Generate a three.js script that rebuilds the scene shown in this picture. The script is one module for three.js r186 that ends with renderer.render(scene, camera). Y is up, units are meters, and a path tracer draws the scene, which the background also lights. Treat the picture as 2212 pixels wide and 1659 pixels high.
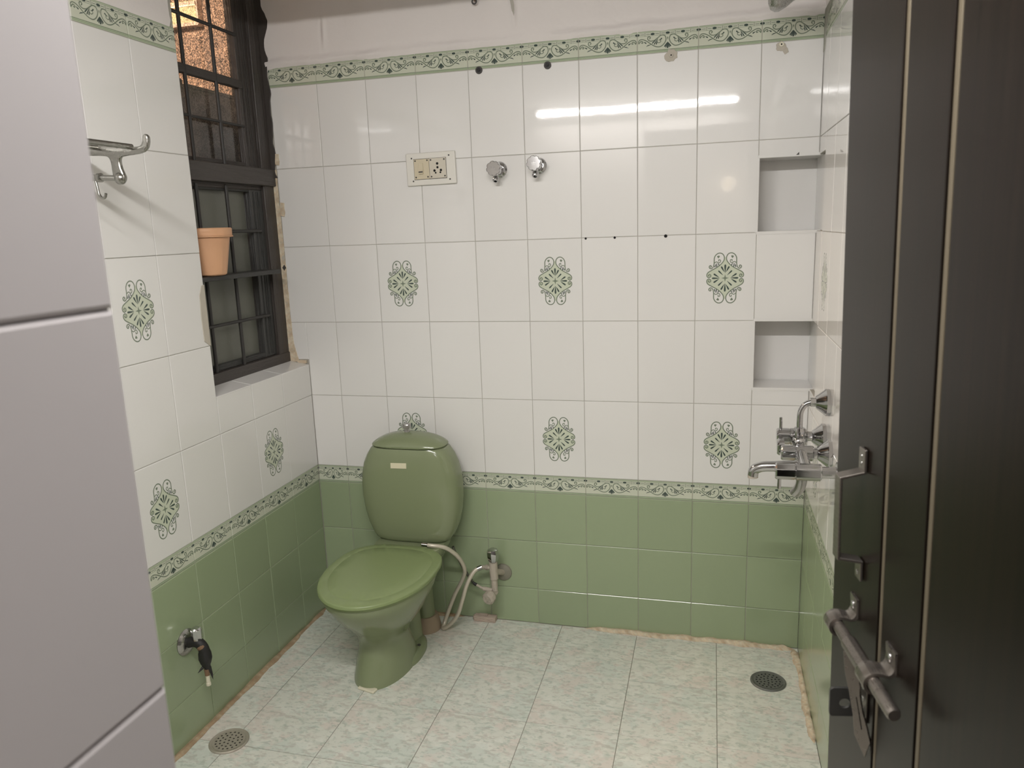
import * as THREE from 'three';
import { mergeGeometries, toCreasedNormals } from 'three/addons/utils/BufferGeometryUtils.js';
import { RoundedBoxGeometry } from 'three/addons/geometries/RoundedBoxGeometry.js';
import { RectAreaLightUniformsLib } from 'three/addons/lights/RectAreaLightUniformsLib.js';

// ---------------------------------------------------------------- camera, light, exposure
const scene = new THREE.Scene();
scene.background = new THREE.Color(0x000000); // night outside
const renderer = new THREE.WebGLRenderer({ antialias: true });
renderer.toneMapping = THREE.LinearToneMapping;
renderer.toneMappingExposure = 1.0;
renderer.shadowMap.enabled = true;
RectAreaLightUniformsLib.init();

const camera = new THREE.PerspectiveCamera(53.55, 2212 / 1659, 0.05, 50);
camera.position.set(1.59048, 1.573461, 2.759322);
camera.quaternion.setFromRotationMatrix(new THREE.Matrix4().makeBasis(
  new THREE.Vector3(0.967577, -0.034819, -0.250166), new THREE.Vector3(-0.017032, 0.979203, -0.202165), new THREE.Vector3(0.252003, 0.199871, 0.946861)));
camera.focus = 2.75;
camera.userData.fStop = 7.4;
scene.add(camera);

const TUBE = { x: 1.11, y: 2.285, z: 2.235, length: 1.2, power: 285 };
const tubeGlow = new THREE.Color(1.0, 0.975, 0.955);

// ---------------------------------------------------------------- helpers
let seed = 7;
const rnd = () => { seed = (seed * 1664525 + 1013904223) >>> 0; return seed / 4294967296; };
const rs = (a, b) => a + (b - a) * rnd();
const V = (x, y, z) => new THREE.Vector3(x, y, z);
const names = {};
function numbered(n) { const k = names[n] = (names[n] ?? -1) + 1; return k ? `${n}_${String(k).padStart(3, '0')}` : n; }
function shadow(o) { o.castShadow = o.receiveShadow = true; return o; }
function thing(name, label, category, group) {
  const o = new THREE.Group(); o.name = numbered(name); o.userData = { label, category };
  if (group) o.userData.group = group;
  scene.add(o); return o;
}
function part(name, geo, mat, parent, label) {
  const m = shadow(new THREE.Mesh(Array.isArray(geo) ? merge(geo) : geo, mat)); m.name = name;
  if (label) m.userData.label = label;
  parent.add(m); return m;
}
function merge(list) {
  const l = list.map((g) => { let q = g.index ? g.toNonIndexed() : g; for (const k of Object.keys(q.attributes)) if (!['position', 'normal', 'uv'].includes(k)) q.deleteAttribute(k);
    if (!q.attributes.normal) q.computeVertexNormals();
    if (!q.attributes.uv) q.setAttribute('uv', new THREE.BufferAttribute(new Float32Array(q.attributes.position.count * 2), 2)); return q; });
  return l.length === 1 ? l[0] : mergeGeometries(l);
}
function structure(name, geo, mat) {
  const m = shadow(new THREE.Mesh(Array.isArray(geo) ? merge(geo) : geo, mat)); m.name = name; m.userData.kind = 'structure'; scene.add(m); return m;
}
// box from min to max, uv in metres
function box(x0, y0, z0, x1, y1, z1) {
  const g = new THREE.BoxGeometry(x1 - x0, y1 - y0, z1 - z0).translate((x0 + x1) / 2, (y0 + y1) / 2, (z0 + z1) / 2);
  boxUV(g); return g;
}
function boxUV(g) {
  const p = g.attributes.position, n = g.attributes.normal, uv = g.attributes.uv;
  for (let i = 0; i < p.count; i++) {
    const ax = Math.abs(n.getX(i)), ay = Math.abs(n.getY(i)), az = Math.abs(n.getZ(i));
    if (ax > ay && ax > az) uv.setXY(i, p.getZ(i), p.getY(i)); else if (ay > az) uv.setXY(i, p.getX(i), p.getZ(i)); else uv.setXY(i, p.getX(i), p.getY(i));
  }
  return g;
}
function rbox(x0, y0, z0, x1, y1, z1, r, seg = 2) {
  return new RoundedBoxGeometry(x1 - x0, y1 - y0, z1 - z0, seg, r).translate((x0 + x1) / 2, (y0 + y1) / 2, (z0 + z1) / 2);
}
function lathe(pts, seg = 32) { return toCreasedNormals(new THREE.LatheGeometry(pts.map(([r, y]) => new THREE.Vector2(Math.max(r, 0), y)), seg).toNonIndexed(), 0.6); }
const UP = V(0, 1, 0);
// a lathe whose axis runs from point a towards direction d
function latheAt(pts, a, d, seg = 32) {
  const q = new THREE.Quaternion().setFromUnitVectors(UP, d.clone().normalize());
  return lathe(pts, seg).applyQuaternion(q).translate(a.x, a.y, a.z);
}
function rod(a, b, r0, r1 = r0, seg = 20) { const l = a.distanceTo(b); return latheAt([[0, 0], [r0, 0], [r1, l], [0, l]], a, b.clone().sub(a), seg); }
function tube(pts, r, n = 60, seg = 12) { return new THREE.TubeGeometry(new THREE.CatmullRomCurve3(pts), n, r, seg, false); }
function ext(shape, depth, bevel = 0, curve = 12) {
  return new THREE.ExtrudeGeometry(shape, { depth, bevelEnabled: bevel > 0, bevelSize: bevel, bevelThickness: bevel, bevelSegments: 2, curveSegments: curve });
}
// closed loft through rings of equal length
function loft(rings, capA = true, capB = true) {
  const n = rings[0].length, pos = [], idx = [];
  for (const r of rings) for (const p of r) pos.push(p[0], p[1], p[2]);
  for (let i = 0; i < rings.length - 1; i++) for (let j = 0; j < n; j++) {
    const a = i * n + j, b = i * n + (j + 1) % n, c = a + n, d = b + n; idx.push(a, c, b, b, c, d);
  }
  const cap = (i, flip) => { const r = rings[i], c = [0, 0, 0]; for (const p of r) for (let k = 0; k < 3; k++) c[k] += p[k] / n; pos.push(...c); const k = pos.length / 3 - 1;
    for (let j = 0; j < n; j++) { const a = i * n + j, b = i * n + (j + 1) % n; flip ? idx.push(k, a, b) : idx.push(k, b, a); } };
  if (capA) cap(0, true); if (capB) cap(rings.length - 1, false);
  const g = new THREE.BufferGeometry(); g.setAttribute('position', new THREE.Float32BufferAttribute(pos, 3)); g.setIndex(idx);
  g.computeVertexNormals();
  const nn = g.attributes.normal, pp = g.attributes.position; // turn outwards
  let s = 0; const mid = V(0, 0, 0), t = V(0, 0, 0), u = V(0, 0, 0); for (let i = 0; i < pp.count; i++) mid.add(t.fromBufferAttribute(pp, i)); mid.divideScalar(pp.count);
  for (let i = 0; i < pp.count; i++) s += t.fromBufferAttribute(pp, i).sub(mid).dot(u.fromBufferAttribute(nn, i));
  if (s < 0) { const ix = g.index.array; for (let i = 0; i < ix.length; i += 3) { const q = ix[i]; ix[i] = ix[i + 1]; ix[i + 1] = q; } g.computeVertexNormals(); }
  return toCreasedNormals(g, 0.9);
}
// oval ring in the horizontal plane; front is +z
function oval(y, cx, cz, a, bf, bb, n = 2, nb = n, count = 64) {
  const out = [];
  for (let i = 0; i < count; i++) {
    const t = (i / count) * Math.PI * 2, c = Math.cos(t), s = Math.sin(t), e = 2 / (c > 0 ? n : nb);
    out.push([cx + a * Math.sign(s) * Math.abs(s) ** e, y, cz + (c > 0 ? bf : bb) * Math.sign(c) * Math.abs(c) ** e]);
  }
  return out;
}

// ---------------------------------------------------------------- noise and textures
const hash = (x, y, s) => { let h = Math.imul(x | 0, 374761393) ^ Math.imul(y | 0, 668265263) ^ Math.imul(s | 0, 1274126177); h = Math.imul(h ^ (h >>> 13), 1274126177); return ((h ^ (h >>> 16)) >>> 0) / 4294967296; };
function vnoise(x, y, per, s) { // tileable
  const xi = Math.floor(x), yi = Math.floor(y), fx = x - xi, fy = y - yi, u = fx * fx * (3 - 2 * fx), v = fy * fy * (3 - 2 * fy), m = (k) => ((k % per) + per) % per;
  const a = hash(m(xi), m(yi), s), b = hash(m(xi + 1), m(yi), s), c = hash(m(xi), m(yi + 1), s), d = hash(m(xi + 1), m(yi + 1), s);
  return a + (b - a) * u + (c - a) * v + (a - b - c + d) * u * v;
}
function fbm(x, y, per, oct, s) { let t = 0, a = 0.5, w = 0; for (let o = 0; o < oct; o++) { t += a * vnoise(x * 2 ** o, y * 2 ** o, per * 2 ** o, s + o); w += a; a *= 0.5; } return t / w; }
function dataTex(n, f, srgb, repeat) {
  const d = new Uint8Array(n * n * 4);
  for (let y = 0; y < n; y++) for (let x = 0; x < n; x++) { const c = f(x / n, y / n), k = (y * n + x) * 4; const v = Array.isArray(c) ? c : [c, c, c]; for (let i = 0; i < 3; i++) d[k + i] = Math.max(0, Math.min(255, v[i] * 255)); d[k + 3] = 255; }
  const t = new THREE.DataTexture(d, n, n); t.wrapS = t.wrapT = THREE.RepeatWrapping; t.magFilter = THREE.LinearFilter; t.minFilter = THREE.LinearFilter;
  if (srgb) t.colorSpace = THREE.SRGBColorSpace; if (repeat) t.repeat.set(repeat, repeat); t.needsUpdate = true; return t;
}
const toS = (l) => (l <= 0.0031308 ? 12.92 * l : 1.055 * l ** (1 / 2.4) - 0.055);
const css = (r, g, b) => `rgb(${[r, g, b].map((c) => Math.round(255 * toS(c))).join(',')})`;
const lin = (r, g, b) => new THREE.Color().setRGB(r, g, b);

const waveTex = dataTex(256, (x, y) => 0.75 * fbm(x * 4, y * 4, 4, 2, 11) + 0.25 * fbm(x * 40, y * 40, 40, 2, 12), false, 1 / 0.16);
const plasterTex = dataTex(512, (x, y) => fbm(x * 6, y * 6, 6, 6, 31), false, 1 / 0.7);
const grimeTex = dataTex(512, (x, y) => { const a = fbm(x * 5, y * 5, 5, 5, 41); const v = 0.93 + 0.1 * (a - 0.5); return [v, v, v * 0.99]; }, true, 1 / 0.6);
const floorTex = dataTex(1024, (x, y) => {
  const wx = fbm(x * 8, y * 8, 8, 4, 51) - 0.5, wy = fbm(x * 8, y * 8, 8, 4, 55) - 0.5;
  const cloud = fbm(x * 6 + wx, y * 6 + wy, 6, 5, 61), pink = fbm(x * 7 + wy, y * 7 - wx, 7, 5, 71), flake = fbm(x * 20 + wx * 1.8, y * 40 + wy * 1.8, 20, 5, 81), fl2 = fbm(x * 30 + wy * 1.5, y * 60 + wx * 1.5, 30, 4, 91);
  const st = (a, b, t) => { const k = Math.max(0, Math.min(1, (t - a) / (b - a))); return k * k * (3 - 2 * k); };
  let c = [0.86, 0.865, 0.825];
  const mix = (d, k) => { c = c.map((v, i) => v + (d[i] - v) * k); };
  mix([0.81, 0.84, 0.805], st(0.48, 0.64, cloud) * 0.7); mix([0.865, 0.83, 0.795], st(0.5, 0.66, pink) * 0.8); mix([0.90, 0.905, 0.87], st(0.53, 0.68, fbm(x * 16 - wx, y * 24, 16, 4, 101)) * 0.5);
  mix([0.735, 0.76, 0.715], st(0.52, 0.76, flake) * 0.42); mix([0.70, 0.67, 0.635], st(0.54, 0.76, fl2) * 0.38); mix([0.66, 0.705, 0.66], st(0.58, 0.76, fbm(x * 36 + wx * 2.5, y * 72 + wy * 2, 36, 4, 111)) * 0.45);
  return c;
}, true, 1 / 0.5);
const woodTex = dataTex(512, (x, y) => { const v = 0.78 + 0.44 * (fbm(x * 40, y * 3, 40, 4, 121) - 0.5); return [v, v * 0.985, v * 0.97]; }, true, 1 / 0.5);
const graniteTex = dataTex(512, (x, y) => { const a = fbm(x * 60, y * 60, 60, 3, 131), b = fbm(x * 5, y * 5, 5, 4, 137), c = fbm(x * 90, y * 60, 90, 2, 139); let v = 0.62 + 0.9 * (a - 0.5) + 0.25 * (b - 0.5); if (c > 0.66) v -= 0.3; v = Math.max(0.12, v); return [v, v * 0.86, v * 0.76]; }, true, 1 / 0.3);
const speckleTex = dataTex(512, (x, y) => { const a = fbm(x * 90, y * 90, 90, 2, 171), b = fbm(x * 8, y * 8, 8, 3, 173); const v = 0.5 + 0.85 * (a - 0.5) + 0.2 * (b - 0.5); const q = Math.max(0.3, Math.min(1, v + 0.3)); return [q, q * 0.97, q * 0.94]; }, true, 1 / 0.2);
const metalTex = dataTex(256, (x, y) => 0.45 + 0.75 * fbm(x * 8, y * 8, 8, 5, 141), false, 1 / 0.06);
const mortarTex = dataTex(256, (x, y) => { const a = fbm(x * 7, y * 7, 7, 5, 151), b = fbm(x * 20, y * 20, 20, 3, 157); return [0.81 + 0.26 * (a - 0.5), 0.75 + 0.3 * (a - 0.5) + 0.08 * (b - 0.5), 0.655 + 0.3 * (a - 0.5) + 0.12 * (b - 0.5)]; }, true, 1 / 0.12);

// printed glaze: strokes of one drawing go both to the colour map and to the relief
const WHITE = [0.77, 0.76, 0.738], FILL = [0.585, 0.625, 0.495], STROKE = [0.19, 0.23, 0.17], LEAF = [0.06, 0.085, 0.074], FIELD = [0.60, 0.625, 0.51];
function printed(w, h, draw) {
  const make = (relief) => {
    const cv = document.createElement('canvas'); cv.width = w; cv.height = h; const c = cv.getContext('2d'); c.lineCap = c.lineJoin = 'round';
    const col = (a, height) => (relief ? css(height, height, height) : css(...a));
    draw(c, col, relief);
    const t = new THREE.CanvasTexture(cv); t.magFilter = THREE.LinearFilter; if (!relief) t.colorSpace = THREE.SRGBColorSpace; return t;
  };
  return [make(false), make(true)];
}
function stroke(c, col, width, pts) { // smooth polyline
  c.strokeStyle = col; c.lineWidth = width; const cur = new THREE.CatmullRomCurve3(pts.map(([x, y]) => V(x, y, 0)), false, 'centripetal').getPoints(pts.length * 10);
  c.beginPath(); cur.forEach((p, i) => (i ? c.lineTo(p.x, p.y) : c.moveTo(p.x, p.y))); c.stroke();
}
function leaf(c, col, x0, y0, x1, y1, w) { // drop: thin at the first point, round at the second
  const dx = x1 - x0, dy = y1 - y0, l = Math.hypot(dx, dy), px = -dy / l, py = dx / l; c.fillStyle = col; c.beginPath();
  for (let i = 0; i <= 48; i++) { const t = i <= 24 ? i / 24 : (48 - i) / 24, h = (i <= 24 ? 1 : -1) * w * 0.82 * t ** 0.8 * Math.sqrt(Math.max(0, 1 - t ** 7)); c.lineTo(x0 + dx * t + px * h, y0 + dy * t + py * h); }
  c.closePath(); c.fill();
}
const [medallionMap, medallionRelief] = printed(512, 768, (c, col) => {
  c.fillStyle = col(WHITE, 0.2); c.fillRect(0, 0, 512, 768); c.save(); c.translate(256, 388); const k = 40.2; c.scale(k, k);
  const quarter = (f) => { for (const [sx, sy] of [[1, 1], [-1, 1], [1, -1], [-1, -1]]) { c.save(); c.scale(sx, -sy); f(sx, sy); c.restore(); } };
  const edge = [[3.45, 0.5], [3.6, 0.62], [3.4, 0.85], [3.1, 0.68], [3.15, 0.32], [3.5, 0.15], [3.85, 0.35], [3.93, 0.8], [3.7, 1.25], [2.75, 1.85], [1.75, 2.4], [0.85, 3.15], [0.3, 3.95], [0.28, 4.75], [0.7, 5.35], [1.35, 5.5], [2.0, 5.15], [2.36, 4.5], [2.4, 3.7], [2.45, 2.95], [2.68, 2.35], [3.05, 2.1], [3.4, 2.3], [3.42, 2.65], [3.15, 2.8], [2.98, 2.58], [3.12, 2.42]];
  // pale green ground inside the outline
  quarter(() => { c.fillStyle = col(FILL, 0.3); const cur = new THREE.CatmullRomCurve3(edge.slice(7, 14).map(([x, y]) => V(x, y, 0))).getPoints(60); c.beginPath(); c.moveTo(-0.05, -0.05); c.lineTo(3.0, -0.05); c.lineTo(3.1, 0.3); c.lineTo(3.5, 0.15); c.lineTo(3.85, 0.35); cur.forEach((p) => c.lineTo(p.x, p.y)); c.lineTo(-0.05, 4.5); c.closePath(); c.fill(); });
  quarter(() => {
    stroke(c, col(STROKE, 0.9), 0.21, edge);
    stroke(c, col(STROKE, 0.8), 0.17, [[2.36, 3.35], [1.9, 3.6], [1.35, 3.35], [1.05, 3.6], [1.1, 3.98], [1.42, 4.02], [1.42, 3.74]]);
    c.fillStyle = col(LEAF, 0.9); leaf(c, col(STROKE, 0.9), 1.5, 4.35, 1.36, 4.95, 0.3); leaf(c, col(STROKE, 0.9), 1.5, 4.35, 1.66, 4.9, 0.26);
    leaf(c, col(LEAF, 0.9), 1.95, 3.3, 2.3, 2.38, 0.18); leaf(c, col(LEAF, 0.9), 1.8, 3.35, 1.85, 2.45, 0.18); leaf(c, col(LEAF, 0.9), 1.65, 3.4, 1.3, 2.8, 0.16);
    leaf(c, col(LEAF, 1), 0.42, 0.62, 1.48, 1.66, 0.25);
    leaf(c, col(LEAF, 1), 0.16, 1.3, 0.86, 2.58, 0.28); leaf(c, col(LEAF, 1), 1.25, 0.14, 2.48, 0.98, 0.28);
  });
  for (const s of [-1, 1]) { leaf(c, col(LEAF, 1), 0, s * 1.1, 0, s * 3.0, 0.33); leaf(c, col(LEAF, 1), s * 1.1, 0, s * 2.85, 0, 0.3); }
  c.fillStyle = col(STROKE, 1); c.beginPath(); for (let i = 0; i < 8; i++) { const r = i % 2 ? 0.24 : 0.82, a = (i * Math.PI) / 4; c.lineTo(r * Math.cos(a), r * Math.sin(a)); } c.closePath(); c.fill();
  c.restore();
});
const [borderMap, borderRelief] = printed(800, 288, (c, col) => {
  c.fillStyle = col(FIELD, 0.25); c.fillRect(0, 0, 800, 288);
  c.fillStyle = col([0.36, 0.42, 0.30], 0.3); c.fillRect(0, 0, 800, 14); c.fillStyle = col([0.47, 0.52, 0.38], 0.3); c.fillRect(0, 14, 800, 8);
  c.strokeStyle = col([0.30, 0.34, 0.26], 0.7); c.lineWidth = 5; c.beginPath(); c.moveTo(0, 26); c.lineTo(800, 26); c.moveTo(0, 66); c.lineTo(800, 66); c.stroke();
  for (let i = 0; i < 5; i++) { const x = i * 200; c.fillStyle = col(LEAF, 1); c.beginPath(); c.ellipse(x, 46, 28, 14, 0, 0, 7); c.fill();
    c.strokeStyle = col([0.22, 0.26, 0.2], 0.8); c.lineWidth = 8; c.beginPath(); c.moveTo(x - 84, 46); c.lineTo(x - 38, 46); c.moveTo(x + 38, 46); c.lineTo(x + 84, 46); c.stroke();
    c.lineWidth = 7; c.beginPath(); c.moveTo(x + 100, 26); c.lineTo(x + 100, 66); c.stroke(); c.strokeStyle = col([0.62, 0.64, 0.52], 0.5); c.lineWidth = 4; c.beginPath(); c.moveTo(x + 107, 28); c.lineTo(x + 107, 64); c.moveTo(x + 93, 28); c.lineTo(x + 93, 64); c.stroke(); }
  const q = (l) => l.map(([x, y]) => [x * 1.78, y * 1.9]);
  for (const s of [1, -1]) { c.save(); c.translate(s > 0 ? 0 : 800, 0); c.scale(s, 1);
    stroke(c, col(STROKE, 0.9), 12, q([[29, 78], [38, 80], [37, 70], [26, 67], [15, 76], [20, 88], [10, 82], [8, 68], [18, 57], [38, 56], [70, 70], [100, 91], [138, 111], [172, 113], [202, 91], [212, 65], [203, 42], [178, 37], [150, 53], [122, 69], [94, 70], [77, 58], [77, 44], [88, 40], [96, 48], [90, 55]].filter((_, i) => i !== 5)));
    stroke(c, col(STROKE, 0.9), 9, q([[150, 55], [146, 78], [158, 87], [173, 79], [168, 66], [160, 70]]));
    const lf = (x0, y0, x1, y1, w) => leaf(c, col(LEAF, 0.95), x0 * 1.78, y0 * 1.9, x1 * 1.78, y1 * 1.9, w);
    lf(166, 72, 182, 56, 13); lf(145, 58, 108, 88, 11); lf(147, 60, 124, 97, 11); lf(149, 62, 140, 98, 11); lf(44, 72, 66, 84, 12); lf(108, 92, 72, 101, 9); lf(76, 98, 68, 106, 7);
    lf(223, 86, 200, 118, 13); lf(224, 86, 210, 124, 10); c.restore(); }
  leaf(c, col(LEAF, 1), 400, 158, 400, 244, 19); leaf(c, col(STROKE, 0.9), 400, 134, 400, 98, 12);
  c.fillStyle = col([0.22, 0.28, 0.18], 0.8); c.fillRect(0, 254, 800, 9); c.fillStyle = col([0.44, 0.5, 0.36], 0.6); c.fillRect(0, 263, 800, 8); c.fillStyle = col([0.27, 0.34, 0.22], 0.8); c.fillRect(0, 271, 800, 7); c.fillStyle = col([0.44, 0.5, 0.36], 0.5); c.fillRect(0, 278, 800, 10);
});
const smear = (() => { // dusty panes with drips and specks of old paint
  const cv = document.createElement('canvas'); cv.width = cv.height = 512; const c = cv.getContext('2d'); c.fillStyle = css(0.14, 0.145, 0.12); c.fillRect(0, 0, 512, 512);
  for (let i = 0; i < 1500; i++) { c.fillStyle = `rgba(${[205, 205, 192]},${rs(0.01, 0.05)})`; c.fillRect(rs(0, 512), rs(0, 512), rs(1, 3), rs(2, 14)); }
  for (let i = 0; i < 26; i++) { c.strokeStyle = `rgba(${[214, 214, 204]},${rs(0.2, 0.5)})`; c.lineWidth = rs(1, 2.5); const x = rs(0, 512), y = rs(0, 512); c.beginPath(); c.moveTo(x, y); c.lineTo(x + rs(-6, 6), y + rs(4, 22)); c.stroke(); }
  for (let i = 0; i < 9; i++) { const x = 60 + i * 9 + rs(-2, 2); c.strokeStyle = 'rgba(214,214,200,.42)'; c.lineWidth = 4; c.beginPath(); c.moveTo(x, 6); c.lineTo(x + 3, rs(22, 60)); c.stroke(); }
  const t = new THREE.CanvasTexture(cv); t.colorSpace = THREE.SRGBColorSpace; t.magFilter = THREE.LinearFilter; return t;
})();

// ---------------------------------------------------------------- materials
const std = (color, roughness, more = {}) => new THREE.MeshStandardMaterial({ color, roughness, ...more });
const phys = (color, roughness, more = {}) => new THREE.MeshPhysicalMaterial({ color, roughness, ...more });
const glaze = { bumpMap: waveTex, bumpScale: 0.00005, clearcoat: 0.4, clearcoatRoughness: 0.3 };
const M = {
  white: [0, 1, 2].map((i) => phys(lin(0.77 + 0.01 * (i - 1), 0.76 + 0.01 * (i - 1), 0.738 + 0.01 * (i - 1)), 0.035, glaze)),
  sheen: phys(lin(0.77, 0.76, 0.738), 0.03, { bumpMap: waveTex, bumpScale: 0.00003 }),
  green: [0, 1, 2].map((i) => phys(lin(0.315 * (1 + 0.035 * (i - 1)), 0.385 * (1 + 0.035 * (i - 1)), 0.237 * (1 + 0.035 * (i - 1))), 0.16, glaze)),
  medallion: phys(0xffffff, 0.05, { map: medallionMap, bumpMap: medallionRelief, bumpScale: 0.0012 }),
  border: phys(0xffffff, 0.06, { map: borderMap, bumpMap: borderRelief, bumpScale: 0.0012 }),
  jamb: phys(lin(0.49, 0.468, 0.474), 0.45),
  grout: std(lin(0.43, 0.41, 0.36), 0.9), paleGrout: std(lin(0.62, 0.62, 0.52), 0.9),
  plaster: std(lin(0.74, 0.70, 0.675), 0.85, { bumpMap: plasterTex, bumpScale: 0.006 }), rough: std(0xffffff, 0.95, { map: mortarTex, bumpMap: plasterTex, bumpScale: 0.01 }),
  paint: std(lin(0.76, 0.72, 0.69), 0.85), ceiling: std(lin(0.78, 0.75, 0.72), 0.9),
  floor: phys(0xffffff, 0.42, { map: floorTex, bumpMap: waveTex, bumpScale: 0.0004 }), floorBed: std(lin(0.24, 0.23, 0.19), 0.9),
  mortar: std(0xffffff, 0.95, { map: mortarTex, bumpMap: plasterTex, bumpScale: 0.012 }),
  ceramic: phys(lin(0.225, 0.262, 0.150), 0.14, { bumpMap: waveTex, bumpScale: 0.0002 }), lid: phys(lin(0.225, 0.285, 0.128), 0.36), sticker: std(lin(0.68, 0.64, 0.46), 0.5),
  chrome: std(lin(0.56, 0.56, 0.565), 0.1, { metalness: 1 }), chromeDull: std(lin(0.42, 0.415, 0.4), 0.34, { metalness: 1, roughnessMap: metalTex }),
  limescale: std(lin(0.46, 0.41, 0.34), 0.7, { bumpMap: plasterTex, bumpScale: 0.004 }), hose: std(lin(0.62, 0.57, 0.47), 0.35, { metalness: 0.35 }), darkHose: std(lin(0.1, 0.105, 0.078), 0.5),
  steel: std(lin(0.27, 0.245, 0.22), 0.4, { metalness: 0.9, roughnessMap: metalTex }), gunmetal: std(lin(0.1, 0.1, 0.095), 0.45, { metalness: 0.7 }),
  drain: std(lin(0.42, 0.385, 0.32), 0.45, { metalness: 0.3, roughnessMap: metalTex }), drainDark: std(lin(0.17, 0.175, 0.165), 0.42, { metalness: 0.45 }), black: std(lin(0.008, 0.008, 0.008), 0.9),
  tape: std(lin(0.014, 0.013, 0.013), 0.6), rust: std(lin(0.2, 0.12, 0.07), 0.85), bone: std(lin(0.7, 0.66, 0.52), 0.4),
  doorBoard: phys(lin(0.013, 0.0085, 0.006), 0.3, { specularIntensity: 0.42, map: woodTex }), brassBead: std(lin(0.15, 0.125, 0.085), 0.5, { metalness: 0.3 }),
  frame: phys(lin(0.05, 0.042, 0.037), 0.42, { bumpMap: plasterTex, bumpScale: 0.003 }), frameGrey: phys(lin(0.045, 0.045, 0.043), 0.4, { bumpMap: plasterTex, bumpScale: 0.003 }), bar: std(lin(0.03, 0.028, 0.026), 0.5),
  glass: phys(lin(0.92, 0.88, 0.82), 0.14, { transmission: 0.93, thickness: 0, map: speckleTex }), dustyGlass: phys(0xffffff, 0.35, { map: smear }),
  ivory: std(lin(0.62, 0.55, 0.4), 0.4), plateWhite: phys(lin(0.74, 0.72, 0.66), 0.35), socket: std(lin(0.62, 0.575, 0.48), 0.4), screw: std(lin(0.06, 0.055, 0.05), 0.5),
  terracotta: std(lin(0.64, 0.36, 0.205), 0.5, { bumpMap: plasterTex, bumpScale: 0.002 }), granite: std(lin(0.8, 0.76, 0.72), 0.85, { map: graniteTex, bumpMap: graniteTex, bumpScale: 0.004 }),
  brownMortar: std(lin(0.62, 0.54, 0.46), 0.95, { map: mortarTex, bumpMap: plasterTex, bumpScale: 0.012 }), nickel: std(lin(0.36, 0.355, 0.33), 0.3, { metalness: 1, roughnessMap: metalTex }), cement: std(lin(0.33, 0.26, 0.185), 0.95), dullScale: std(lin(0.25, 0.24, 0.19), 0.6, { metalness: 0.2 }), smear: std(lin(0.33, 0.33, 0.28), 0.9, { bumpMap: plasterTex, bumpScale: 0.006 }), darkBox: std(lin(0.03, 0.024, 0.02), 0.7), putty: std(lin(0.5, 0.46, 0.39), 0.9), oldWood: std(lin(0.52, 0.42, 0.345), 0.85, { bumpMap: plasterTex, bumpScale: 0.004 }),
};
const T = 0.014; // tile thickness
function tileGeometry(w, h, t = T, c = 0.0016, unit = false, ou = 0, ov = 0) { // front face at z = 0, chamfered rim
  const pos = [], uv = [], nor = [], x = w / 2, y = h / 2, f = [[-x + c, -y + c, 0], [x - c, -y + c, 0], [x - c, y - c, 0], [-x + c, y - c, 0]], m = [[-x, -y, -c * 0.7], [x, -y, -c * 0.7], [x, y, -c * 0.7], [-x, y, -c * 0.7]], b = m.map(([p, q]) => [p, q, -t]);
  const quad = (a, e, g, d) => { const n = V(...e).sub(V(...a)).cross(V(...d).sub(V(...a))).normalize(); for (const p of [a, e, g, a, g, d]) { pos.push(...p); nor.push(n.x, n.y, n.z); uv.push(...(unit ? [(p[0] + x) / w, (p[1] + y) / h] : [p[0] + ou, p[1] + ov])); } };
  quad(...f); for (let i = 0; i < 4; i++) { const j = (i + 1) % 4; quad(m[i], m[j], f[j], f[i]); quad(b[i], b[j], m[j], m[i]); }
  const g = new THREE.BufferGeometry(); g.setAttribute('position', new THREE.Float32BufferAttribute(pos, 3)); g.setAttribute('normal', new THREE.Float32BufferAttribute(nor, 3)); g.setAttribute('uv', new THREE.Float32BufferAttribute(uv, 2)); return g;
}
const tileCache = {};
const J = 0.0018;
// one tile on its parent's plane, between u0..u1 and v0..v1
function tile(parent, mat, u0, u1, v0, v1, o = {}) {
  const w = u1 - u0 - J, h = v1 - v0 - J, k = Math.floor(rnd() * 4), unit = !!o.unit, key = [w.toFixed(4), h.toFixed(4), k, unit, o.t ?? T].join();
  const g = tileCache[key] ??= tileGeometry(w, h, o.t ?? T, o.c ?? 0.0016, unit, k * 0.37, k * 0.61);
  const m = part('tile', g, mat, parent); m.position.set((u0 + u1) / 2, (v0 + v1) / 2, rs(-0.0004, 0.0004) + (o.z ?? 0));
  const a = o.flat ? 0.0004 : 0.0018; m.rotation.set(rs(-a, a) + (o.tilt ?? 0), rs(-a, a), 0); return m;
}
const pick = (a) => a[Math.floor(rnd() * a.length)];

// ---------------------------------------------------------------- room
const W = 1.9237, FRONT = 2.30, DOORL = 1.172, SILL = 1.058, WIN = 0.6145;
const ROWS = [0, 0.1486, 0.353, 0.5573, 0.6293, 0.9301, 1.231, 1.5318, 1.8326, 2.1334, 2.2054];
const COLB = [0, 0.1344, 0.334, 0.534, 0.734, 0.934, 1.134, 1.334, 1.534, 1.734, W];
const NICHE = [[0.991, 1.231], [1.5318, 1.777]], NX = 1.734, ND = 0.15, NR = W + 0.012;
const TOP = 2.85;

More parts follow.
